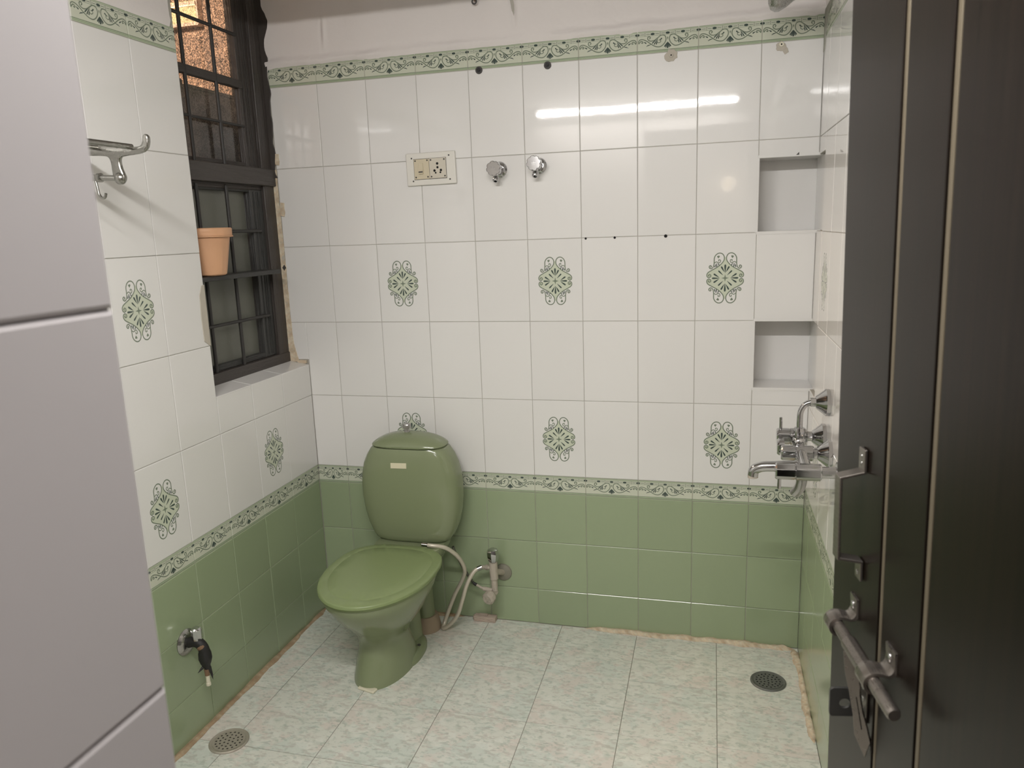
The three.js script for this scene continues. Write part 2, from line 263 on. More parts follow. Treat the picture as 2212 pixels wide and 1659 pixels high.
// back wall; its own axes are the world's
const wallBack = structure('wall_back', [
  box(-0.18, -0.05, -0.36, W + 0.3, TOP, -ND - 0.012), box(-0.18, -0.05, -ND - 0.012, NX, TOP, -0.0025), box(NX, -0.05, -ND - 0.012, W + 0.02, NICHE[0][0], -0.0025),
  box(NX, NICHE[0][1], -ND - 0.012, W + 0.02, NICHE[1][0], -0.0025), box(NX, NICHE[1][1], -ND - 0.012, W + 0.02, TOP, -0.0025)], M.grout);
const rowKind = (r) => (r < 3 ? 'green' : r === 3 || r === 9 ? 'border' : 'white');
for (let r = 0; r < 10; r++) for (let c = 0; c < 10; c++) {
  let u0 = COLB[c], u1 = COLB[c + 1], v0 = ROWS[r], v1 = ROWS[r + 1];
  const kind = rowKind(r), o = {};
  if (c === 0 && v0 >= 1.2) u0 = -0.066;
  const med = (r === 4 || r === 6) && c % 3 === 2;
  if (c === 9 && r === 5) { tile(wallBack, pick(M.white), u0, u1, 0.9301, NICHE[0][0]); continue; }
  if (c === 9 && r === 7) { tile(wallBack, pick(M.white), u0, u1, NICHE[1][1], v1); continue; }
  if (r === 8) o.tilt = (c - 5) * 0.0011;
  if (c === 0 && r === 5) { tile(wallBack, pick(M.white), u0, u1, v0, v1); tile(wallBack, pick(M.white), -0.066, 0.0015, SILL + 0.02, v1); continue; }
  if (kind === 'border') tile(wallBack, M.border, u0, u1, v0, v1, { unit: true });
  else if (med) tile(wallBack, M.medallion, u0, u1, v0, v1, { unit: true });
  else tile(wallBack, pick(M[kind]), u0, u1, v0, v1, o);
}
// niche linings
for (const [y0, y1] of NICHE) {
  tile(wallBack, M.white[1], NX + 0.001, NR + 0.004, y0, y1 + 0.001, { z: -ND, t: 0.01, flat: true });
  for (const [y, s] of [[y0, 1], [y1, -1]]) { const m = tile(wallBack, M.white[0], 0, NR - NX + 0.004, 0, ND + 0.002, { t: 0.01, flat: true }); m.position.set((NX + NR) / 2, y + s * 0.003, -ND / 2 + 0.001); m.rotation.set(-s * Math.PI / 2, 0, 0); }
  const m = tile(wallBack, M.white[0], 0, ND + 0.002, y0, y1 + 0.002, { t: 0.01, flat: true }); m.position.set(NX + 0.004, (y0 + y1) / 2, -ND / 2); m.rotation.set(0, Math.PI / 2, 0);
}
// lumpy plaster over the tiles
function plasterSheet(x0, x1, y0, y1, nx, ny, f, edge) {
  const g = new THREE.PlaneGeometry(1, 1, nx, ny), p = g.attributes.position, uv = g.attributes.uv;
  for (let i = 0; i < p.count; i++) { const s = p.getX(i) + 0.5, t = p.getY(i) + 0.5, x = x0 + (x1 - x0) * s, yb = y0 + edge(x), y = yb + (y1 - yb) * t; p.setXYZ(i, x, y, f(x, y, t)); uv.setXY(i, x, y); }
  g.computeVertexNormals(); return g;
}
const gauss = (d, s) => Math.exp(-(d * d) / (2 * s * s));
part('plaster', plasterSheet(-0.07, W, 2.2, TOP, 340, 60, (x, y, t) => {
  const lower = Math.min(1, t * 22); let z = 0.004 * lower + 0.006 * (fbm(x * 9, y * 9, 64, 4, 201) - 0.5) * lower - 0.004 * (1 - lower);
  z += 0.018 * gauss(y - 2.214 - 0.008 * fbm(x * 12, 3, 64, 2, 205), 0.006) * fbm(x * 6, 1, 64, 3, 207) - 0.006 * gauss(y - 2.232 - 0.008 * fbm(x * 12, 3, 64, 2, 205), 0.006) * fbm(x * 5, 7, 64, 3, 209);
  z += 0.006 * gauss(x - 0.183, 0.006) * gauss(y - 2.315, 0.03) - 0.004 * gauss(x - 0.172, 0.004) * gauss(y - 2.32, 0.03);
  z -= 0.012 * gauss(x - 0.91 + (y - 2.3) * 0.15, 0.005) * gauss(y - 2.34, 0.04); z += 0.004 * gauss(x - 0.922, 0.006) * gauss(y - 2.3, 0.03);
  return z;
}, (x) => 0.03 * (fbm(x * 14, 5, 64, 5, 211) - 0.66)), M.plaster, wallBack, 'grey white lumpy plaster above the tiles');

// left wall: own x runs along world -z
const wallLeft = structure('wall_left', [
  box(-FRONT - 0.15, -0.05, -0.18, 0.0, SILL - 0.012, -0.0025), box(-FRONT - 0.15, SILL - 0.012, -0.18, -WIN, TOP, -0.0025), box(-WIN, 2.7, -0.18, 0.0, TOP, -0.0025)], M.grout);
part('pale_grout', box(-FRONT, 0, -0.01, 0, 0.63, -0.0022), M.paleGrout, wallLeft);
wallLeft.rotation.y = Math.PI / 2;
const COLL = [0, 0.2113, 0.4129, 0.6145, 0.8161, 1.0177, 1.2193, 1.4209, 1.6225, 1.8241, 2.0257, 2.2273, FRONT];
for (let r = 0; r < 10; r++) for (let c = 0; c < 12; c++) {
  const v0 = ROWS[r], v1 = ROWS[r + 1], kind = rowKind(r), u0 = -COLL[c + 1], u1 = -COLL[c];
  if (c < 3 && r === 5) { tile(wallLeft, pick(M.white), u0, u1, v0, SILL); continue; }
  if (c < 3 && r > 5) continue;
  const med = ((r === 4 || r === 6) && c % 3 === 1 && c > 3) || (r === 4 && c === 1);
  if (kind === 'border') tile(wallLeft, M.border, u0, u1, v0, v1, { unit: true });
  else if (med) tile(wallLeft, M.medallion, u0, u1, v0, v1, { unit: true });
  else tile(wallLeft, pick(M[kind]), u0, u1, v0, v1);
}
for (let c = 0; c < 3; c++) { const m = tile(wallLeft, M.white[2], -COLL[c + 1], -COLL[c], 0, 0.09, { t: 0.01, flat: true }); m.position.set(-(COLL[c] + COLL[c + 1]) / 2, SILL + 0.008, -0.043); m.rotation.set(-Math.PI / 2 + 0.17, 0, 0); }
part('plaster', plasterSheet(-FRONT, -WIN - 0.02, 2.2, TOP, 200, 40, (x, y, t) => { const l = Math.min(1, t * 22); return 0.004 * l + 0.006 * (fbm(x * 9 + 40, y * 9, 64, 4, 221) - 0.5) * l - 0.004 * (1 - l) + 0.006 * gauss(y - 2.225, 0.006) * fbm(x * 6 + 50, 1, 64, 3, 227); }, (x) => 0.03 * (fbm(x * 14 + 60, 5, 64, 5, 231) - 0.66)), M.plaster, wallLeft, 'grey white lumpy plaster above the tiles');
{ // broken tile edge patched with putty beside the window
  const s = new THREE.Shape([[-0.0, 1.232], [0.008, 1.236], [0.028, 1.25], [0.03, 1.33], [0.026, 1.40], [0.012, 1.428], [0, 1.43]].map(([a, b]) => new THREE.Vector2(-WIN - a, b)));
  part('putty_patch', ext(s, 0.0012, 0.0008).translate(0, 0, 0.0002), M.putty, wallLeft, 'beige putty patch on the tile edge');
}

// right wall: own x runs along world +z
const wallRight = structure('wall_right', [
  box(0.143, -0.05, -0.3, FRONT + 0.15, TOP, -0.0025), box(-0.3, -0.05, -0.3, 0.143, TOP, -0.0135), box(0, -0.05, -0.0135, 0.143, NICHE[0][0], -0.0025), box(0, NICHE[0][1], -0.0135, 0.143, NICHE[1][0], -0.0025), box(0, NICHE[1][1], -0.0135, 0.143, TOP, -0.0025)], M.grout);
wallRight.position.x = W; wallRight.rotation.y = -Math.PI / 2;
const COLR = [0, 0.143, 0.343, 0.543, 0.743, 0.943, 1.143, 1.343, 1.543, 1.743, 1.943, 2.143, FRONT];
for (let r = 0; r < 10; r++) for (let c = 0; c < 12; c++) {
  let v0 = ROWS[r], v1 = ROWS[r + 1]; const kind = rowKind(r), u0 = COLR[c], u1 = COLR[c + 1];
  if (c === 0 && r === 5) v1 = NICHE[0][0]; if (c === 0 && r === 7) v0 = NICHE[1][1];
  const med = (r === 4 || r === 6) && c % 3 === 1;
  if (kind === 'border') tile(wallRight, M.border, u0, u1, v0, v1, { unit: true });
  else if (med) tile(wallRight, M.medallion, u0, u1, v0, v1, { unit: true });
  else tile(wallRight, kind === 'white' ? M.sheen : pick(M[kind]), u0, u1, v0, v1);
}
for (const [y0, y1] of NICHE) tile(wallRight, M.sheen, -ND, 0.143, y0, y1, { z: -0.0118, t: 0.004, flat: true });
part('plaster', plasterSheet(0, FRONT, 2.2, TOP, 60, 16, (x, y, t) => -0.002 + 0.005 * Math.min(1, t * 12), () => 0), M.plaster, wallRight, 'grey white plaster above the tiles');

{ // cement smeared over the border tile in the corner, chipped tile above the upper niche
  const sm = new THREE.Shape([[0.004, 2.09], [0.02, 2.11], [0.035, 2.16], [0.07, 2.19], [0.13, 2.2], [0.15, 2.215], [0.004, 2.215]].map((q) => new THREE.Vector2(...q)));
  part('cement_smear', ext(sm, 0.0016, 0.0012).translate(0, 0, 0.0004), M.smear, wallRight, 'grey green cement smear over the border tile');
  part('chip', ext(new THREE.Shape([[1.851, 1.7785], [1.861, 1.7785], [1.8605, 1.788]].map((q) => new THREE.Vector2(...q))), 0.0008).translate(0, 0, 0.0005), M.screw, wallBack);
}
// front wall with the doorway; own x runs along world -x
const DOORR = 1.905, LINTEL = 2.14, FW = 0.16;
const wallFront = structure('wall_front', [
  box(-DOORL + 0.008, -0.05, -FW, 0.3, TOP, 0), box(-W - 0.3, -0.05, -FW, -DOORR, TOP, 0), box(-DOORR, LINTEL, -FW, -DOORL, TOP, 0)], M.paint);
wallFront.position.z = FRONT; wallFront.rotation.y = Math.PI;
// tiles on the left reveal of the doorway (faces world +x)
part('tile_bed', box(-DOORL + 0.0035, 0, -FW, -DOORL + 0.0085, LINTEL, -0.001), std(lin(0.16, 0.145, 0.145), 0.9), wallFront);
const rev = [0, 0.314, 0.617, 0.920, 1.223, 1.5265, 1.83, LINTEL];
for (let i = 0; i < 7; i++) { const m = tile(wallFront, M.jamb, 0, FW, rev[i], rev[i + 1], { c: 0.003, flat: true, t: 0.0034 }); m.position.set(-DOORL, (rev[i] + rev[i + 1]) / 2, -FW / 2 + 0.002); m.rotation.set(0, -Math.PI / 2, 0); }

const floor = structure('floor', box(-0.18, -FRONT - 0.2, -0.12, W + 0.3, 0.3, -0.0018), M.floorBed); floor.rotation.x = -Math.PI / 2;
const FX = [0, 0.131, 0.431, 0.731, 1.03, 1.33, 1.63, W], FZ = [0, 0.03, 0.328, 0.624, 0.922, 1.22, 1.52, 1.82, 2.12, FRONT + FW];
for (let i = 0; i < 7; i++) for (let j = 0; j < 9; j++) {
  const w = FX[i + 1] - FX[i] - 0.002, h = FZ[j + 1] - FZ[j] - 0.002, g = tileGeometry(w, h, 0.01, 0.0008, false, rs(0, 0.6), rs(0, 0.6)), m = part('tile', g, M.floor, floor);
  m.position.set((FX[i] + FX[i + 1]) / 2, -(FZ[j] + FZ[j + 1]) / 2, rs(-0.0005, 0.0003)); m.rotation.set(rs(-0.001, 0.001), rs(-0.001, 0.001), 0);
}
structure('ceiling', box(-0.18, TOP, -0.36, W + 0.3, TOP + 0.12, FRONT + 0.2), M.ceiling);
structure('loft_slab', box(-0.01, 2.312, 1.2, W + 0.01, 2.4, FRONT + 0.01), M.paint); // storage loft over the door half of the room

// the room behind the camera
structure('wall_hall_back', box(-1.0, -0.1, 5.6, 3.6, TOP, 5.75), M.paint);
structure('wall_hall_left', box(-1.1, -0.1, FRONT + FW, -0.95, TOP, 5.75), M.paint);
structure('wall_hall_right', box(3.4, -0.1, FRONT + FW, 3.55, TOP, 5.75), M.paint);
structure('wall_hall_front', [box(-1.1, -0.1, FRONT, -0.3, TOP, FRONT + FW), box(W + 0.29, -0.1, FRONT, 3.55, TOP, FRONT + FW)], M.paint);
structure('floor_hall', box(-1.1, -0.12, FRONT + FW, 3.55, -0.002, 5.75), std(lin(0.3, 0.26, 0.22), 0.5));
structure('ceiling_hall', box(-1.1, TOP, FRONT + FW, 3.55, TOP + 0.12, 5.75), M.ceiling);

// cement beads along the foot of the walls
function bead(pts, w, h, n, sd) { // irregular smear along a line on the floor
  const cur = new THREE.CatmullRomCurve3(pts.map(([x, z]) => V(x, 0, z)), false, 'centripetal'), rings = [];
  for (let i = 0; i <= n; i++) {
    const t = i / n, p = cur.getPoint(t), d = cur.getTangent(t), s = V(d.z, 0, -d.x), taper = Math.min(1, t * 14, (1 - t) * 14), k = taper * (0.35 + 1.1 * fbm(t * 14 + sd, 1, 64, 4, sd)), kh = taper * (0.4 + 1.0 * fbm(t * 18 + sd, 2, 64, 3, sd + 3)), ring = [];
    for (let j = 0; j <= 8; j++) { const a = (j / 8) * Math.PI, q = p.clone().addScaledVector(s, Math.cos(a) * w * k * (0.85 + 0.4 * fbm(i * 0.13, j * 0.5, 64, 3, sd + 7))); ring.push([q.x, 0.0002 + Math.sin(a) * h * kh * (0.7 + 0.6 * fbm(i * 0.16, j * 0.6, 64, 3, sd + 9)), q.z]); }
    ring.push([p.x, -0.0005, p.z]); rings.push(ring);
  }
  const g = loft(rings), ps = g.attributes.position, uv = new Float32Array(ps.count * 2); for (let i = 0; i < ps.count; i++) { uv[2 * i] = ps.getX(i) + ps.getY(i); uv[2 * i + 1] = ps.getZ(i); } g.setAttribute('uv', new THREE.BufferAttribute(uv, 2)); return g;
}
structure('trim_1', bead([[1.12, 0.004], [1.33, 0.006], [1.55, 0.004], [1.75, 0.006], [1.915, 0.012]], 0.017, 0.011, 120, 3), M.mortar);
structure('trim_2', bead([[1.905, 0.005], [1.915, 0.12], [1.916, 0.3], [1.914, 0.42], [1.917, 0.55]], 0.013, 0.008, 120, 13), M.mortar);
structure('trim_3', bead([[0.005, 0.03], [0.006, 0.3], [0.006, 0.6], [0.007, 0.9], [0.006, 1.25]], 0.012, 0.007, 160, 23), M.brownMortar);
structure('trim_4', bead([[0.12, 0.004], [0.35, 0.005], [0.62, 0.004]], 0.012, 0.008, 60, 33), M.brownMortar);

// ---------------------------------------------------------------- window (frame plane x = -0.085, own axes are the world's)
const win = new THREE.Group(); win.name = 'window_1'; win.userData.kind = 'structure'; scene.add(win);
const FXF = -0.085, FXB = -0.17;
const fr = (y0, y1, z0, z1, x1 = FXF, x0 = FXB, r = 0.004) => rbox(x0, y0, z0, x1, y1, z1, r);
part('frame', [fr(1.062, 2.72, -0.018, 0.07, FXF, -0.15), fr(1.062, 2.72, 0.60, 0.70), fr(1.768, 1.832, 0.0, 0.66, FXF + 0.012), fr(1.064, 1.112, 0.0, 0.66, FXF + 0.004), fr(1.75, 1.772, 0.0, 0.66, FXF - 0.012)], M.frame, win, 'dark brown painted timber frame');
for (const [y0, y1, m] of [[1.112, 1.755, M.frameGrey], [1.83, 2.7, M.frame]]) {
  const sash = part('sash', [fr(y0, y1, 0.06, 0.148, FXF - 0.014, -0.132, 0.003), fr(y0, y0 + 0.02, 0.14, 0.61, FXF - 0.016, -0.132, 0.003), fr(y1 - 0.012, y1, 0.14, 0.61, FXF - 0.016, -0.132, 0.003)], m, win);
  part('moulding', [0.092, 0.104, 0.124].map((z) => fr(y0 + 0.01, y1 - 0.01, z, z + 0.004, FXF - 0.011, FXF - 0.02, 0.0015)), m, sash);
}
{ // panes
  const zs = [0.15, 0.30, 0.46, 0.61], ysL = [1.13, 1.275, 1.442, 1.6, 1.745];
  for (let i = 0; i < 4; i++) for (let j = 0; j < 3; j++) {
    const g = new THREE.BoxGeometry(0.004, ysL[i + 1] - ysL[i], zs[j + 1] - zs[j]).translate(-0.128, (ysL[i] + ysL[i + 1]) / 2, (zs[j] + zs[j + 1]) / 2); part('pane', g, M.dustyGlass, win);
  }
  const ysU = [1.848, 2.115, 2.69];
  for (let i = 0; i < 2; i++) { const g = new THREE.PlaneGeometry(0.47, ysU[i + 1] - ysU[i]), uv = g.attributes.uv, ps = g.attributes.position; for (let k = 0; k < 4; k++) uv.setXY(k, ps.getX(k), ps.getY(k)); part('pane', g.rotateY(Math.PI / 2).translate(-0.122, (ysU[i] + ysU[i + 1]) / 2, 0.38), M.glass, win); }
  for (const z of [0.285, 0.452]) { part('grille_bar', rod(V(-0.1, 1.83, z), V(-0.1, 2.7, z), 0.0065), M.bar, win); part('grille_bar', rod(V(-0.095, 1.112, z + 0.015), V(-0.095, 1.76, z + 0.015), 0.0065), M.bar, win); }
  for (const y of [1.275, 1.599]) part('grille_bar', rod(V(-0.09, y, 0.115), V(-0.09, y, 0.62), 0.006), M.bar, win);
  part('ledge', rbox(-0.115, 1.436, 0.115, -0.02, 1.452, 0.6, 0.003), M.frameGrey, win, 'narrow dark ledge across the lower sash');
  part('grille_bar', rod(V(-0.1, 2.297, 0.14), V(-0.1, 2.297, 0.62), 0.006), M.bar, win); part('grille_bar', rod(V(-0.1, 1.98, 0.14), V(-0.1, 1.98, 0.62), 0.005), M.bar, win); part('rail', rbox(-0.118, 2.112, 0.13, -0.095, 2.142, 0.62, 0.004), M.frame, win);
}
{ // raw plaster strip between window frame and tiles
  const pts = []; const n = 90; for (let i = 0; i <= n; i++) { const y = 1.07 + (0.76 * i) / n; pts.push([-0.062 - 0.006 * (i / n) + 0.007 * (fbm(i * 0.22, 3, 64, 4, 301) - 0.5) + (i < 16 ? 0.02 * (1 - i / 16) ** 2 : 0), y]); }
  const s = new THREE.Shape([[-0.11, 1.07], ...pts, [-0.11, 1.83]].map(([a, b]) => new THREE.Vector2(a, b)));
  part('plaster_strip', ext(s, 0.002, 0.0006).translate(0, 0, 0.0002), M.rough, wallBack, 'raw cream plaster strip beside the window frame');
  for (const [x0, y0, w, h] of [[-0.064, 1.655, 0.018, 0.05], [-0.066, 1.85, 0.016, 0.04], [-0.046, 1.064, 0.04, 0.012]]) {
    const q = new THREE.Shape([[0, 0], [w * 0.8, -h * 0.05], [w, h * 0.3], [w * 0.86, h * 0.55], [w, h * 0.95], [w * 0.2, h], [-w * 0.1, h * 0.5]].map(([a, b]) => new THREE.Vector2(x0 + a, y0 + b)));
    part('mortar_lump', ext(q, 0.0035, 0.001).translate(0, 0, 0.0004), M.rough, wallBack);
  }
  for (const y of [1.44, 1.478]) part('chip', ext(new THREE.Shape([[0, 0], [0.009, 0.012], [0.002, 0.024], [-0.008, 0.012]].map(([a, b]) => new THREE.Vector2(-0.071 + a, y + b))), 0.0015).translate(0, 0, 0.003), y < 1.45 ? M.screw : M.putty, wallBack);
}
{ const pts = []; for (let i = 0; i <= 80; i++) { const y = 1.8 + (1.04 * i) / 80; pts.push([-0.066 + 0.012 * (fbm(i * 0.25, 9, 64, 4, 311) - 0.5) + 0.016 * gauss(y - 2.375, 0.035) - 0.004 * Math.sin(i * 0.7), y]); }
  const s = new THREE.Shape([[-0.12, 1.8], ...pts, [-0.12, 2.84]].map(([a, b]) => new THREE.Vector2(a, b)));
  part('paint_edge', ext(s, 0.0035, 0.0008).translate(0, 0, 0.0006), M.frame, win, 'dark brown paint lapping onto the wall edge');
}
// outside: light shaft
structure('wall_shaft', box(-2.2, 0, -1.05, -0.18, 4.2, -0.9), M.granite);
structure('wall_shaft_side', [box(-2.35, 0, -1.05, -2.2, 4.2, 1.75), box(-2.35, 0, 1.6, -0.3, 4.2, 1.75), box(-0.2, TOP + 0.12, -0.36, -0.18, 4.2, 1.7), box(-0.2, 0, -0.95, -0.18, 4.2, -0.36)], M.granite);
structure('floor_shaft', box(-2.35, -0.1, -1.05, -0.3, 0, 1.75), M.granite);
{ // strip lamp on the shaft wall, outside
  const v = thing('strip_lamp', 'glowing yellow strip lamp on the outdoor wall behind the upper window panes', 'lamp');
  part('casing', [box(-1.45, 2.735, -0.9, -0.95, 2.75, -0.85), box(-1.45, 2.64, -0.9, -0.95, 2.655, -0.86), box(-0.955, 2.645, -0.9, -0.945, 2.78, -0.86), box(-1.45, 2.645, -0.9, -1.44, 2.78, -0.86)], M.oldWood, v);
  const glow = new THREE.MeshStandardMaterial({ color: 0x000000, emissive: new THREE.Color(1, 0.72, 0.36), emissiveIntensity: 2.2 });
  part('lit_strip', box(-1.44, 2.655, -0.9, -0.955, 2.735, -0.875), glow, v); part('lit_slot', box(-1.44, 2.75, -0.9, -0.955, 2.764, -0.88), glow, v);
  const l = new THREE.RectAreaLight(new THREE.Color(1, 0.76, 0.52), 22, 0.48, 0.08); l.position.set(-1.2, 2.695, -0.868); l.lookAt(-1.2, 2.695, 3); v.add(l);
  const p = new THREE.PointLight(new THREE.Color(1, 0.84, 0.7), 18, 0, 2); p.position.set(-1.0, 3.1, 0.2); p.shadow.radius = 4; p.castShadow = true; v.add(p);
  part('bulb', new THREE.SphereGeometry(0.04, 24, 16).translate(-1.0, 3.1, 0.2), new THREE.MeshStandardMaterial({ color: 0x000000, emissive: new THREE.Color(1, 0.76, 0.5), emissiveIntensity: 4 }), v);
  part('bulb_holder', [rod(V(-1.0, 3.13, 0.2), V(-1.0, 3.2, 0.2), 0.02), rod(V(-1.0, 3.19, 0.2), V(-0.2, 3.19, 0.2), 0.008)], M.screw, v);
}
{ // dark things on the outer sill
  const b = thing('wooden_box', 'taller dark wooden box standing outside the upper window panes', 'box'); b.position.set(-0.31, 1.83, 0.06);
  part('panel', rbox(-0.07, 0, -0.155, 0.07, 0.28, 0.2, 0.004), M.darkBox, b); part('lid', rbox(-0.074, 0.28, -0.16, 0.074, 0.292, 0.205, 0.003), M.darkBox, b);
  const b2 = thing('wooden_box', 'lower dark box outside the upper window, beyond the taller box', 'box'); b2.position.set(-0.31, 1.83, -0.29);
  part('panel', rbox(-0.07, 0, -0.2, 0.07, 0.2, 0.17, 0.004), M.darkBox, b2); part('lid', rbox(-0.074, 0.2, -0.204, 0.074, 0.21, 0.174, 0.003), M.darkBox, b2);
  const k = thing('bottle', 'dark capped bottle in silhouette behind the upper window panes', 'bottle'); k.position.set(-0.245, 1.83, 0.318);
  part('body', lathe([[0, 0], [0.045, 0], [0.048, 0.01], [0.048, 0.2], [0.044, 0.232], [0.026, 0.25], [0.022, 0.27], [0, 0.27]]), M.darkBox, k); part('cap', lathe([[0, 0.268], [0.027, 0.268], [0.027, 0.296], [0.02, 0.302], [0, 0.302]]), M.black, k);
  structure('sill_outer', [box(-0.42, 1.79, -0.6, -0.18, 1.829, 0.75), box(-0.42, 1.76, -0.6, -0.40, 1.829, 0.75)], M.darkBox);
}
{ const p = thing('plastic_pot', 'orange plastic pot with a thick rim standing on the window ledge', 'pot'); p.position.set(-0.047, 1.452, 0.508);
  part('body', lathe([[0, 0.002], [0.047, 0.002], [0.053, 0.006], [0.056, 0.02], [0.075, 0.132], [0.075, 0.15], [0.071, 0.15], [0.052, 0.012], [0, 0.01]], 48), M.terracotta, p);
  part('rim', lathe([[0.0745, 0.127], [0.085, 0.1285], [0.0855, 0.132], [0.0825, 0.134], [0.0835, 0.155], [0.081, 0.158], [0.074, 0.157], [0.073, 0.13]], 48), M.terracotta, p);
}

// ---------------------------------------------------------------- tube light above the doorway (behind and above the view)
{ const t = thing('tube_light', 'long white fluorescent tube light on the wall above the doorway', 'tube light');
  part('batten', rbox(TUBE.x - 0.62, TUBE.y - 0.022, FRONT - 0.034, TUBE.x + 0.62, TUBE.y + 0.02, FRONT, 0.004), M.plateWhite, t);
  for (const s of [-1, 1]) part('end_holder', rbox(TUBE.x + s * 0.61 - 0.01, TUBE.y - 0.018, TUBE.z - 0.02, TUBE.x + s * 0.61 + 0.01, TUBE.y + 0.018, FRONT - 0.03, 0.004), M.plateWhite, t);
  part('tube', rod(V(TUBE.x - 0.6, TUBE.y, TUBE.z), V(TUBE.x + 0.6, TUBE.y, TUBE.z), 0.0135), new THREE.MeshStandardMaterial({ color: 0x000000, emissive: tubeGlow, emissiveIntensity: 6 }), t);
  const l = new THREE.RectAreaLight(tubeGlow, TUBE.power, TUBE.length, 0.026); l.position.set(TUBE.x, TUBE.y - 0.012, TUBE.z - 0.017); l.lookAt(TUBE.x, TUBE.y - 1.6, TUBE.z - 1.017); t.add(l);
}
{ const g = thing('wall_lamp', 'small round warm wall lamp on the far wall of the outer room', 'wall lamp'); g.position.set(1.735, 1.96, 5.5);
  part('globe', new THREE.SphereGeometry(0.055, 32, 20), new THREE.MeshStandardMaterial({ color: 0x000000, emissive: new THREE.Color(1, 0.74, 0.4), emissiveIntensity: 2 }), g);
  part('wall_plate', rod(V(0, 0, 0.05), V(0, 0, 0.1), 0.045), M.brassBead, g);
  const p = new THREE.PointLight(new THREE.Color(1, 0.84, 0.66), 0.15, 0, 2); p.shadow.radius = 3; p.castShadow = true; g.add(p);
}

{ const g = thing('ceiling_panel_lamp', 'square white ceiling lamp in the outer room behind the viewer', 'ceiling lamp'); g.position.set(2.3, TOP, 4.2);
  part('housing', rbox(-0.32, -0.05, -0.32, 0.32, 0, 0.32, 0.01), M.plateWhite, g);
  part('diffuser', rbox(-0.3, -0.056, -0.3, 0.3, -0.048, 0.3, 0.003), new THREE.MeshStandardMaterial({ color: 0x000000, emissive: new THREE.Color(1, 0.95, 0.9), emissiveIntensity: 3 }), g);
  const l = new THREE.RectAreaLight(new THREE.Color(1, 0.955, 0.93), 17, 0.6, 0.6); l.position.set(0, -0.06, 0); l.lookAt(2.3, 0, 4.2); g.add(l); l.rotation.set(-Math.PI / 2, 0, 0);
}

